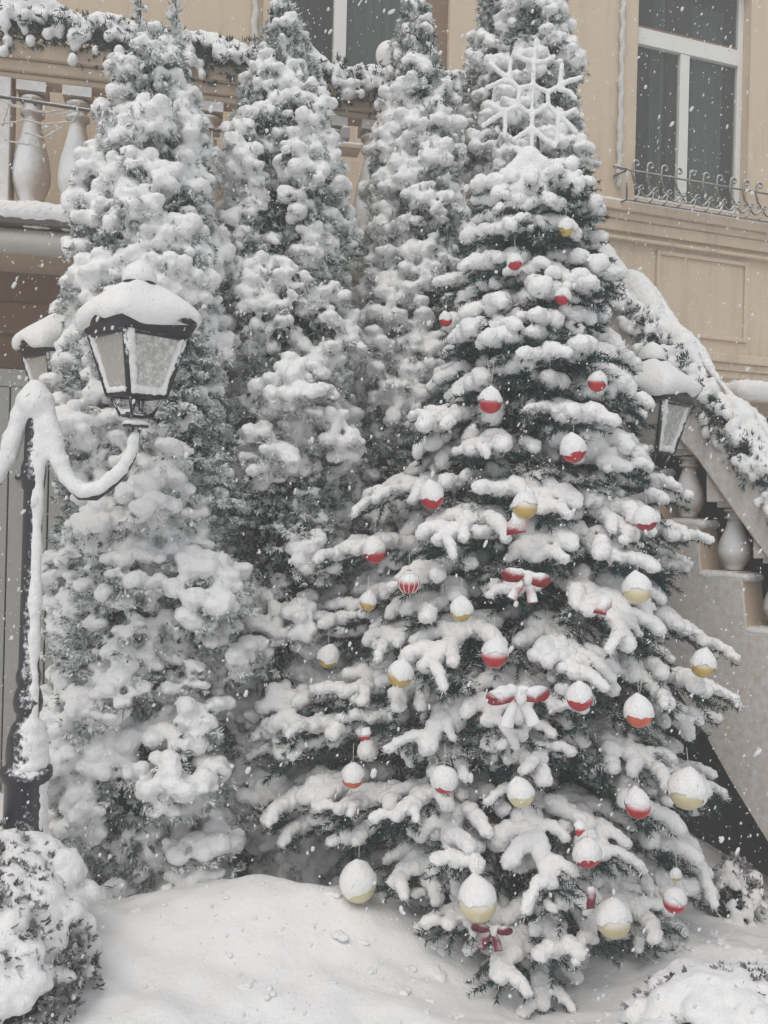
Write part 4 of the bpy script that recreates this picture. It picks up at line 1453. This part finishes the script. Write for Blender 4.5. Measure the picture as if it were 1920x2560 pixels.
    fn = MB(); fn.lathe([(34, 356), (42, 360), (42, 372), (38, 386), (30, 398), (19, 406), (8, 413), (2, 416)], 24); fn.build('finial_snow', M['snow'], o)
    st = MB(); st.lathe([(33, 6), (32, 12), (22, 20), (12, 24)], 20); st.build('saucer_snow', M['snow'], o)
    o.scale = (1, 1, 1)
    mk = Matrix.Scale(k, 4)
    for e in [o] + list(o.children):
        e.data.transform(mk)
        for m in e.modifiers: m.thickness *= k
    return o


def street_lamp(base, zt, k, arms_, label, seed, snow_dir):
    """arms_: horizontal offsets (dx, dy, saucer z); zt post top"""
    g = np.random.default_rng(seed)
    root = empty('street_lamp', base)
    tag(root, label, 'street lamp', 'old-style lamp posts with lanterns')
    q = MB()
    q.lathe([(62, 0), (62, .5 / k * .1), (60, 90), (52, 100), (50, 110)], 20)
    q = MB()
    H_ = zt
    q.lathe([(.085, 0), (.085, .17), (.072, .20), (.068, .50), (.082, .52), (.084, .535), (.082, .55), (.064, .56), (.066, .60), (.062, .65), (.050, .69), (.036, .71), (.036, .73), (.044, .74), (.048, .77), (.042, .80), (.034, .82), (.040, .84), (.040, .86), (.033, .88), (.031, 1.2), (.030, H_ - .27), (.036, H_ - .26), (.040, H_ - .22), (.040, H_ - .19), (.032, H_ - .17), (.030, H_ - .02), (.034, H_), (.02, H_ + .02)], 20)
    # flutes are fine ribs round the pedestal
    q.build('post', M['black_iron'], root)
    sd = Vector(snow_dir)
    bl = []
    for z in np.arange(.72, H_ - .02, .016):
        r = .021 + .003 * math.sin(z * 13) + .002 * math.sin(z * 41) + g.uniform(-.002, .002)
        rad = .030 if z > .88 else .036
        bl.append((sd.x * rad * .85, sd.y * rad * .85, z, r, r, .03))
    for w in np.arange(-.7, 1.25, .22):            # drift on the shoulder and rim of the pedestal
        v = Matrix.Rotation(w, 3, 'Z') @ sd
        for z, rr_, r in ((.572, .062, .016), (.61, .060, .013), (.65, .056, .014), (.685, .044, .018)):
            bl.append((v.x * rr_, v.y * rr_, z + g.uniform(-.01, .01), r, r, r * 1.2))
        if .1 < w < .9:
            for z in np.arange(.30, .51, .03):
                bl.append((v.x * .064, v.y * .064, z + g.uniform(-.01, .01), g.uniform(.008, .014), .012, .022))
    for w in np.arange(0, 6.28, .6):
        bl.append((.02 * math.cos(w), .02 * math.sin(w), H_ + .02, .045, .045, .05))
    bl.append((0, 0, H_ + .055, .04, .04, .045))
    for (dx, dy, zs_) in arms_:
        h = Vector((dx, dy, 0))
        pr = [(0.02, 0.0), (.10, -.02), (.17, -.085), (.24, -.17), (.34, -.245), (.47, -.285), (.62, -.285), (.76, -.25), (.88, -.20), (.96, -.13), (1.0, -.06), (1.0, 0)]
        pts = []
        for t, dz in pr:
            zz = H_ + dz + (zs_ - H_ + 0.0) * max(0, (t - .9) / .1 if t > .9 else 0)
            pts.append(h * t + Vector((0, 0, zz)))
        pts[-1] = h + Vector((0, 0, zs_)); pts[-2] = h * 1.0 + Vector((0, 0, zs_ - .04)); pts[-3] = h * .965 + Vector((0, 0, zs_ - .10)); pts[-4] = h * .88 + Vector((0, 0, zs_ - .155))
        pts[-5] = h * .76 + Vector((0, 0, min(H_ - .25, zs_ - .19)))
        q = MB(); q.tube(pts, .014, 10); q.build('arm', M['black_iron'], root)
        bl += chain([p + Vector((0, -.006, .018)) for p in pts[:-1]], .036, .019, 1.0, 0, .12, g)
        lantern(root, h + Vector((0, 0, zs_)), k, seed + int(dx * 100))
    ob('snow', snow_mesh('lamp_snow', bl, .009, 5, .006, .03), M['snow'], root)
    return root


DL = 3.05
kL = DL / F
lp = P(100, 1000, DL); sau = P(355, 1070, DL)
zbase = float(ground_z(lp.x, lp.y)) - .02
dxr = sau.x - lp.x
back = P(166, 1062, DL + .55)
bx_ = lp.x - .015
street_lamp((bx_, lp.y, zbase), lp.z - zbase - .03, kL,
            [(dxr, -.02, sau.z - zbase), (-dxr, -.02, sau.z - zbase)],
            'black lamp post with snow-capped lanterns in front of the leftmost evergreen', 71, (.80, -.60, 0))
DB = 4.02
lb = P(150, 1075, DB)
zb3 = float(ground_z(lb.x, lb.y)) - .02
street_lamp((lb.x + .40, lb.y + .12, zb3), lb.z - zb3 + .05, DB / F * .80, [(-.40, -.12, lb.z - zb3)],
            'farther black lamp at the left edge, its lantern partly hidden by evergreen sprays', 73, (.8, -.6, 0))
DR = 4.15
l1 = P(1622, 1195, DR); l2 = P(1535, 1195, DR + .42)
pc = Vector(((l1.x + l2.x) / 2 - .18, (l1.y + l2.y) / 2 + .0, 0))
zb2 = float(ground_z(pc.x, pc.y)) - .02
street_lamp((pc.x, pc.y, zb2), l1.z - zb2 + .05, DR / F * .82,
            [(l1.x - pc.x, l1.y - pc.y, l1.z - zb2), (l2.x - pc.x, l2.y - pc.y, l2.z - zb2)],
            'black lamp post with two lanterns half hidden by the right side of the fir', 75, (.45, -.89, 0))


# ------------------------------------------------------------------ garlands
def garland(path, label, seed, rad=.075, hang=.10, side=(0, -1, 0), voxel=.011):
    g = np.random.default_rng(seed)
    path = [Vector(p) for p in path]
    root = empty('garland', path[0])
    tag(root, label, 'garland', 'evergreen garlands on the stone rails')
    rel = [np.array(p - path[0]) for p in path]
    seg = np.array([np.linalg.norm(rel[i + 1] - rel[i]) for i in range(len(rel) - 1)])
    L = seg.sum()
    at = lambda s: np.array([np.interp(s, np.concatenate([[0], np.cumsum(seg)]), [r[i] for r in rel]) for i in range(3)])
    side = np.array(side, dtype=float)
    q = MB(); q.tube([Vector(at(s)) for s in np.linspace(0, L, 24)], .012, 6); q.build('wire', M['bark'], root)
    n = int(L * 1000)
    s = g.random(n) * L
    c = np.stack([at(v) for v in s])
    a = g.uniform(0, 2 * np.pi, n)
    o = side[None] * np.cos(a)[:, None] + np.array([0, 0, 1.0])[None] * np.sin(a)[:, None]
    c = c + o * g.uniform(0, rad * .75, n)[:, None] + side[None] * (.03 + rad * .25)
    c[:, 2] -= hang * .8 * g.random(n) ** 1.3
    dv = o + g.normal(0, .5, (n, 3)); dv[:, 2] -= .35
    V, Fc = spray_tris(c, dv, unit(g.normal(0, 1, (n, 3))), g.uniform(.035, .06, n), g, 6, .8, .13)
    ob('foliage', fastmesh('foliage', V, Fc, False), M['needles'], root)['kind'] = 'stuff'
    bl = []
    ph = g.uniform(0, 6.28, 3)
    for v in np.arange(0, L, .03):
        p = at(v)
        lump = .72 + .50 * math.sin(v * 9 + ph[0]) * math.sin(v * 4.1 + ph[1]) + .15 * g.random()
        r = rad * .52 * lump
        bl.append((p[0] + side[0] * .0, p[1] + side[1] * .0, p[2] + rad * .55 * lump, r * 1.1, r * 1.1, r))
        bl.append((p[0] - side[0] * rad * .8, p[1] - side[1] * rad * .8, p[2] + rad * .35, r, r, r * .8))
        if g.random() < .85:
            for _ in range(4):
                k_ = g.random()
                q_ = p + side * (rad * (.4 + .7 * k_)) + np.array([g.normal(0, .03), g.normal(0, .01), rad * .3 - k_ * k_ * (rad + hang) * g.uniform(.4, 1)])
                r_ = g.uniform(.018, .034); bl.append((*q_, r_, r_, r_ * 1.25))
    so = ob('snow', snow_mesh('garland_snow', bl, voxel, 3, .018, .05, None, .008, .014), M['snow'], root)
    so['kind'] = 'stuff'


ta = TER.o + TER.n * .03
gp = [(0 - 260, 40), (0, 55), (110, 62), (250, 95), (400, 110), (520, 135), (640, 160), (760, 185), (860, 205), (960, 215), (1060, 225), (1160, 265)]
path = []
for (x, y) in gp:
    s, z = TER.hit(x, y, .03)
    w = ta + TER.t * s
    path.append((w.x, w.y, max(z, z_rt + .02)))
garland(path, 'snow-covered evergreen garland along the terrace handrail', 91, side=(TER.n.x, TER.n.y, 0), rad=.125, hang=.15)
gp = [(1440, 575), (1500, 655), (1580, 745), (1660, 835), (1740, 930), (1800, 1010), (1870, 1090), (1950, 1190), (2080, 1370), (2240, 1590)]
path = []
for (x, y) in gp:
    s, z = ST.hit(x, y, .0)
    w = ST.o + ST.t * s
    path.append((w.x, w.y, z))
garland(path, 'snow-covered evergreen garland sloping down the stair handrail', 92, side=(ST.n.x, ST.n.y, 0), rad=.115, hang=.14)

# white globe on the terrace rail
gs, gzz = TER.hit(973, 132)
w = TER.o + TER.t * gs
q = MB(); rg = 34 / F * w.y
q.lathe([(rg * math.sin(a) + .0002, -rg * math.cos(a)) for a in np.linspace(0, math.pi, 20)], 28)
gl = empty('globe_lamp', (w.x, w.y + .03, z_rt + .0))
tag(gl, 'white globe standing on the terrace rail beside the slim evergreen', 'globe lamp')
o = q.build('globe', M['globe'], gl); o.location = (0, 0, gzz - z_rt)
q = MB(); q.lathe([(.05, 0), (.05, .02), (.03, .035), (.03, max(.05, gzz - z_rt - rg + .01))], 14); q.build('foot', M['stone'], gl)

# ------------------------------------------------------------------ window guard
GO = .16
g0, gzt = WALL.hit(1525, 420, GO)
_, gz_r = WALL.hit(1700, 447, GO)
_, gz_b = WALL.hit(1700, 520, GO)
guard = empty('window_guard', W0 + WALL.n * GO, ALPHA)
tag(guard, 'wrought iron scrollwork guard in front of the right window', 'window guard')
gx1 = WALL.hit(1990, 500, GO)[0]
gx0 = WALL.hit(1568, 440, GO)[0]
for nm, z in (('top_rail', gz_r), ('bottom_rail', gz_b)):
    q = MB(); q.tube([(gx0, 0, z), (gx1, 0, z)], .008, 8); q.build(nm, M['guard_iron'], guard)
q = MB(); q.tube([(gx0, 0, gz_b), (gx0, 0, gz_r)], .008, 8); q.build('end_bar', M['guard_iron'], guard)
q = MB(); q.tube([(gx0, 0, gz_r), (gx0 - .02, GO - .01, gz_r)], .010, 8); q.build('wall_bracket', M['guard_iron'], guard)
q = MB(); q.tube([(gx0, 0, gz_b), (gx0 - .02, GO - .01, gz_b)], .010, 8); q.build('wall_bracket', M['guard_iron'], guard)
q = MB(); q.tube([(gx0, 0, gz_r), (gx0 - .12, 0, gz_r + .01)], [.010, .014], 8); q.build('rail_end', M['guard_iron'], guard)
hh = gz_r - gz_b
spc = .132


def spiral(c, r0, a0, turns, n=14, shrink=.72):
    return [(c[0] + r0 * (1 - shrink * i / n) * math.cos(a0 + turns * 6.283 * i / n), 0, c[1] + r0 * (1 - shrink * i / n) * math.sin(a0 + turns * 6.283 * i / n)) for i in range(n + 1)]


scroll = MB()
hook = [(0.030, 0, hh * .42), (-.012, 0, hh * .62), (-.030, 0, hh * .88), (-.026, 0, hh * 1.12)] + spiral((.006, hh * 1.22), .030, math.pi * .95, -.75, 12, .55)
scroll.tube(hook, .0095, 7)
for sg in (-1, 1):
    scroll.tube([(.03, 0, hh * .42)] + [(.03 + sg * (.004 + x), 0, z) for x, _, z in spiral((.024, hh * .45), .022, math.pi, -.9 if sg > 0 else -.9, 12, .6)], .006, 7)
scroll.tube([(.03, 0, hh * .42), (.035, 0, hh * .25), (.018, 0, hh * .1), (-.005, 0, .0)], .0075, 7)
arc = [(.03 + spc * t, 0, hh * .42 - .055 * math.sin(math.pi * t)) for t in np.linspace(0, 1, 9)]
scroll.tube(arc, .008, 7)
scroll.lathe([(.002, -.014), (.012, -.008), (.014, 0), (.012, .008), (.002, .014)], 10, (.03, 0, hh * .42))
sme = scroll.mesh('scroll'); sme.materials.append(M['guard_iron'])
x = gx0 + .07
while x < gx1 - .1:
    o = ob('scroll', sme, None, guard); o.location = (x, -.010, gz_b)
    x += spc

# ------------------------------------------------------------------ rod with iced wires in front of the left balusters
RO = .14
ra = TER.hit(-60, 232, RO); rb_ = TER.hit(620, 338, RO)
rodw = empty('wire_rod', TER.o + TER.n * RO, TER.a)
tag(rodw, 'dark rod with ice-coated wires across the left balusters', 'rod')
q = MB(); q.tube([(ra[0], 0, ra[1]), (rb_[0], 0, rb_[1])], .010, 8); q.build('rod', M['rod'], rodw)
for xx in (.2, .62):
    s_ = ra[0] + (rb_[0] - ra[0]) * xx; z_ = ra[1] + (rb_[1] - ra[1]) * xx
    q = MB(); q.tube([(s_, 0, z_), (s_, RO - .05, z_ + .02)], .008, 6); q.build('bracket', M['rod'], rodw)
g = np.random.default_rng(8)
wires = [[(-20, 238), (40, 268), (120, 282), (200, 262)], [(20, 236), (28, 260), (70, 275), (150, 285), (215, 272)], [(0, 310), (60, 300), (120, 310), (180, 305), (205, 270)],
         [(5, 315), (15, 285), (25, 250)], [(10, 350), (60, 360), (110, 365)], [(60, 330), (110, 345), (160, 315)], [(530, 325), (532, 410), (575, 395), (590, 380)], [(535, 345), (600, 350), (640, 352)]]
for wl in wires:
    pts = []
    for i in range(len(wl) - 1):
        for t in np.linspace(0, 1, 8, endpoint=False):
            x = wl[i][0] + (wl[i + 1][0] - wl[i][0]) * t; y = wl[i][1] + (wl[i + 1][1] - wl[i][1]) * t
            s_, z_ = TER.hit(x, y, RO); pts.append((s_, g.uniform(-.006, .006), z_ + g.uniform(-.003, .003)))
    q = MB(); q.tube(pts, [float(v) for v in g.uniform(.003, .007, len(pts))], 6); q.build('wire', M['frost_wire'], rodw)

# small floodlight under the rail
fs_, fz_ = TER.hit(862, 350, .13)
fl = empty('floodlight', TER.o + TER.t * fs_ + TER.n * .13 + Vector((0, 0, fz_)), TER.a)
tag(fl, 'small grey floodlight on a snowy bracket below the terrace rail', 'floodlight')
q = MB(); q.box(-.025, .025, -.03, .03, 0, .06); q.build('housing', M['grey_door'], fl, .004)
q = MB(); q.box(-.07, .09, -.04, .10, -.055, -.035); q.build('bracket', M['stone'], fl, .003)
q = MB(); q.tube([(0, 0, -.036), (0, 0, .002)], .008, 8); q.build('stem', M['rod'], fl)
ob('snow', snow_mesh('floodlight_snow', [(x, 0, -.03, .03, .04, .016) for x in np.arange(-.06, .09, .02)] + [(0, 0, .065, .022, .025, .014)], .006, 3, .004), M['snow'], fl)


# ------------------------------------------------------------------ low shrubs
def shrub(label, c, rx, ry, h, seed, n=1500, leaf=(.02, .04), zlo=.0, snow=True, crown=.5, bumps=26):
    g = np.random.default_rng(seed)
    root = empty('shrub', c)
    tag(root, label, 'shrub')
    a = g.uniform(0, 2 * np.pi, n); v = g.random(n)
    th = v * np.pi / 2
    p = np.stack([rx * np.cos(th) * np.cos(a), ry * np.cos(th) * np.sin(a), h * np.sin(th)], -1) * g.uniform(.8, 1.08, n)[:, None]
    p[:, 2] += zlo
    dv = unit(p * np.array([1 / rx, 1 / ry, 1 / h])) + g.normal(0, .5, (n, 3))
    V, Fc = spray_tris(p, dv, unit(g.normal(0, 1, (n, 3))), g.uniform(*leaf, n), g, 4, .8, .34)
    ob('leaves', fastmesh('leaves', V, Fc, False), M['shrub_leaf'], root)['kind'] = 'stuff'
    q = MB()
    for _ in range(9):
        w = g.uniform(0, 6.28); q.tube([(0, 0, -.05), (rx * .4 * math.cos(w), ry * .4 * math.sin(w), h * .5), (rx * .75 * math.cos(w), ry * .75 * math.sin(w), h * .75)], [.008, .006, .003], 5)
    q.build('stems', M['bark'], root)['kind'] = 'stuff'
    q = MB(); q.lathe([(.01 + .9 * math.cos(t), .88 * math.sin(t)) for t in np.linspace(0, math.pi / 2 - .05, 8)], 20)
    o = q.build('core', M['thuja_core'], root); o.scale = (rx * .72, ry * .72, h * .72)
    bl = []
    for _ in range(bumps * 4):
        w = g.uniform(0, 6.28); t = math.asin(min(1, crown + (1 - crown) * g.random()))
        r = g.uniform(.036, .062) * (rx / .3)
        ex = 1 + .10 * math.sin(3 * w + seed) + .06 * math.sin(7 * w)
        bl.append((rx * .96 * ex * math.cos(t) * math.cos(w), ry * .96 * ex * math.cos(t) * math.sin(w), h * (.95 + .06 * math.sin(2 * w + 1)) * math.sin(t) + zlo, r, r, r * .75))
    for _ in range(bumps):
        w = g.uniform(0, 6.28); t = g.uniform(.05, math.asin(max(.1, crown)))
        r = g.uniform(.010, .020)
        bl.append((rx * .98 * math.cos(t) * math.cos(w), ry * math.cos(t) * math.sin(w), h * math.sin(t) + zlo, r, r, r))
    ob('snow', snow_mesh('shrub_snow', bl, .011, 4, .035, .09, None, .014, .022), M['snow'], root)['kind'] = 'stuff'


c = P(0, 2480, 2.62); shrub('low rounded shrub under a thick snow dome at the bottom left corner', (c.x - .06, c.y + .08, c.z - .06), .28, .26, .35, 301, crown=.30, n=3000, leaf=(.018, .036), bumps=40)
c = P(40, 2150, 2.95); shrub('snow-buried mound of shrub hiding the foot of the left lamp', (c.x - .1, c.y, c.z - .22), .30, .20, .30, 302, crown=.3, n=500)
c = P(1835, 2200, 3.95); shrub('little round shrub packed in snow right of the fir', (c.x, c.y, float(ground_z(c.x, c.y)) - .03), .13, .13, .27, 303, n=260, crown=-.15, bumps=34)
c = P(1850, 2570, 2.45); shrub('dark leafed shrub poking from the snow in the bottom right corner', (c.x + .04, c.y + .05, c.z - .05), .32, .18, .15, 304, crown=.14, n=900, bumps=24)

# ------------------------------------------------------------------ clumps that have dropped from the boughs
g = np.random.default_rng(55)
bl = []
for _ in range(120):
    if g.random() < .55:
        a_ = g.uniform(-2.9, -.2); r_ = fR(.1) * g.uniform(.85, 1.35); x, y = FX + r_ * math.cos(a_), FY + r_ * math.sin(a_)
    else:
        x, y = g.uniform(-1.2, .3), g.uniform(2.75, 3.5)
    k = g.lognormal(0, .4) * .0065
    zg = float(ground_z(x, y)) + .030 * mnoise.noise((x * 2.3, y * 2.3, 1.7)) + .020 * mnoise.noise((x * 6.1, y * 6.1, 4.2)) + .010 * mnoise.noise((x * 15, y * 15, 7.7))
    for _ in range(3):
        bl.append((x + g.normal(0, k * .8), y + g.normal(0, k * .8), zg + k * .25, k * g.uniform(.8, 1.4), k * g.uniform(.8, 1.4), k * .8))
tag(ob('fallen_snow', snow_mesh('fallen_snow', bl, .0035, 1, .003, .010), M['snow']), 'small crumbs of snow dropped onto the snow below the fir', 'snow', kind='stuff')

# ------------------------------------------------------------------ falling snow
g = np.random.default_rng(77)
nfl = 23000
d = 1.2 + 4.9 * g.random(nfl) ** .62
u = g.uniform(-.62, .62, nfl); v = g.uniform(-.66, .72, nfl)
c = np.stack([u * d, d, CZ + v * d], -1)
keep = c[:, 2] > ground_z(c[:, 0], c[:, 1]) + .05
c = c[keep]; d = d[keep]; n = len(c)
_t = (1 + 5 ** .5) / 2
OV = ICO_V[:12] * 1.0
OV0 = np.array([(1, 0, 0), (-1, 0, 0), (0, 1, 0), (0, -1, 0), (0, 0, 1), (0, 0, -1)], dtype=float)
OF = np.array([(0, 11, 5), (0, 5, 1), (0, 1, 7), (0, 7, 10), (0, 10, 11), (1, 5, 9), (5, 11, 4), (11, 10, 2), (10, 7, 6), (7, 1, 8), (3, 9, 4), (3, 4, 2), (3, 2, 6), (3, 6, 8), (3, 8, 9), (4, 9, 5), (2, 4, 11), (6, 2, 10), (8, 6, 7), (9, 8, 1)])
OF0 = np.array([(0, 2, 4), (2, 1, 4), (1, 3, 4), (3, 0, 4), (2, 0, 5), (1, 2, 5), (3, 1, 5), (0, 3, 5)])
size = g.lognormal(0, .4, n) * .0020
ax_ = np.stack([size * g.uniform(.6, 1.1, n), size * g.uniform(.6, 1.1, n), size * g.uniform(.9, 2.2, n)], -1)
tilt = g.normal(.35, .25, n)
V = OV[None] * ax_[:, None, :]
ct, st_ = np.cos(tilt)[:, None], np.sin(tilt)[:, None]
V = np.stack([V[..., 0] * ct + V[..., 2] * st_, V[..., 1], -V[..., 0] * st_ + V[..., 2] * ct], -1) + c[:, None]
Fq = (OF[None] + (np.arange(n) * 12)[:, None, None]).reshape(-1, 3)
fm, nt, bs = nodes('flake')
bs.inputs['Base Color'].default_value = (.92, .92, .92, 1); bs.inputs['Roughness'].default_value = .9
tl_ = nt.nodes.new('ShaderNodeBsdfTranslucent'); tl_.inputs[0].default_value = (.92, .92, .92, 1)
mx = nt.nodes.new('ShaderNodeMixShader'); mx.inputs[0].default_value = .4
nt.links.new(bs.outputs[0], mx.inputs[1]); nt.links.new(tl_.outputs[0], mx.inputs[2]); nt.links.new(mx.outputs[0], nt.nodes['Material Output'].inputs['Surface'])
tag(ob('falling_snow', fastmesh('falling_snow', V.reshape(-1, 3), Fq), fm), 'small white snowflakes falling through the air', 'snow', kind='stuff')

# ------------------------------------------------------------------ snowy air
q = MB(); q.box(-95, 95, -95, 95, -1.5, 7.6)
hm = bpy.data.materials.new('haze'); hm.use_nodes = True
nt = hm.node_tree; nt.nodes.clear()
vo = nt.nodes.new('ShaderNodeVolumePrincipled'); out = nt.nodes.new('ShaderNodeOutputMaterial')
vo.inputs['Color'].default_value = (.95, .96, .97, 1); vo.inputs['Density'].default_value = 0.023; vo.inputs['Anisotropy'].default_value = 0.2
nt.links.new(vo.outputs[0], out.inputs['Volume'])
tag(q.build('haze', hm), 'thin white haze of falling snow in the air', 'haze', kind='stuff')
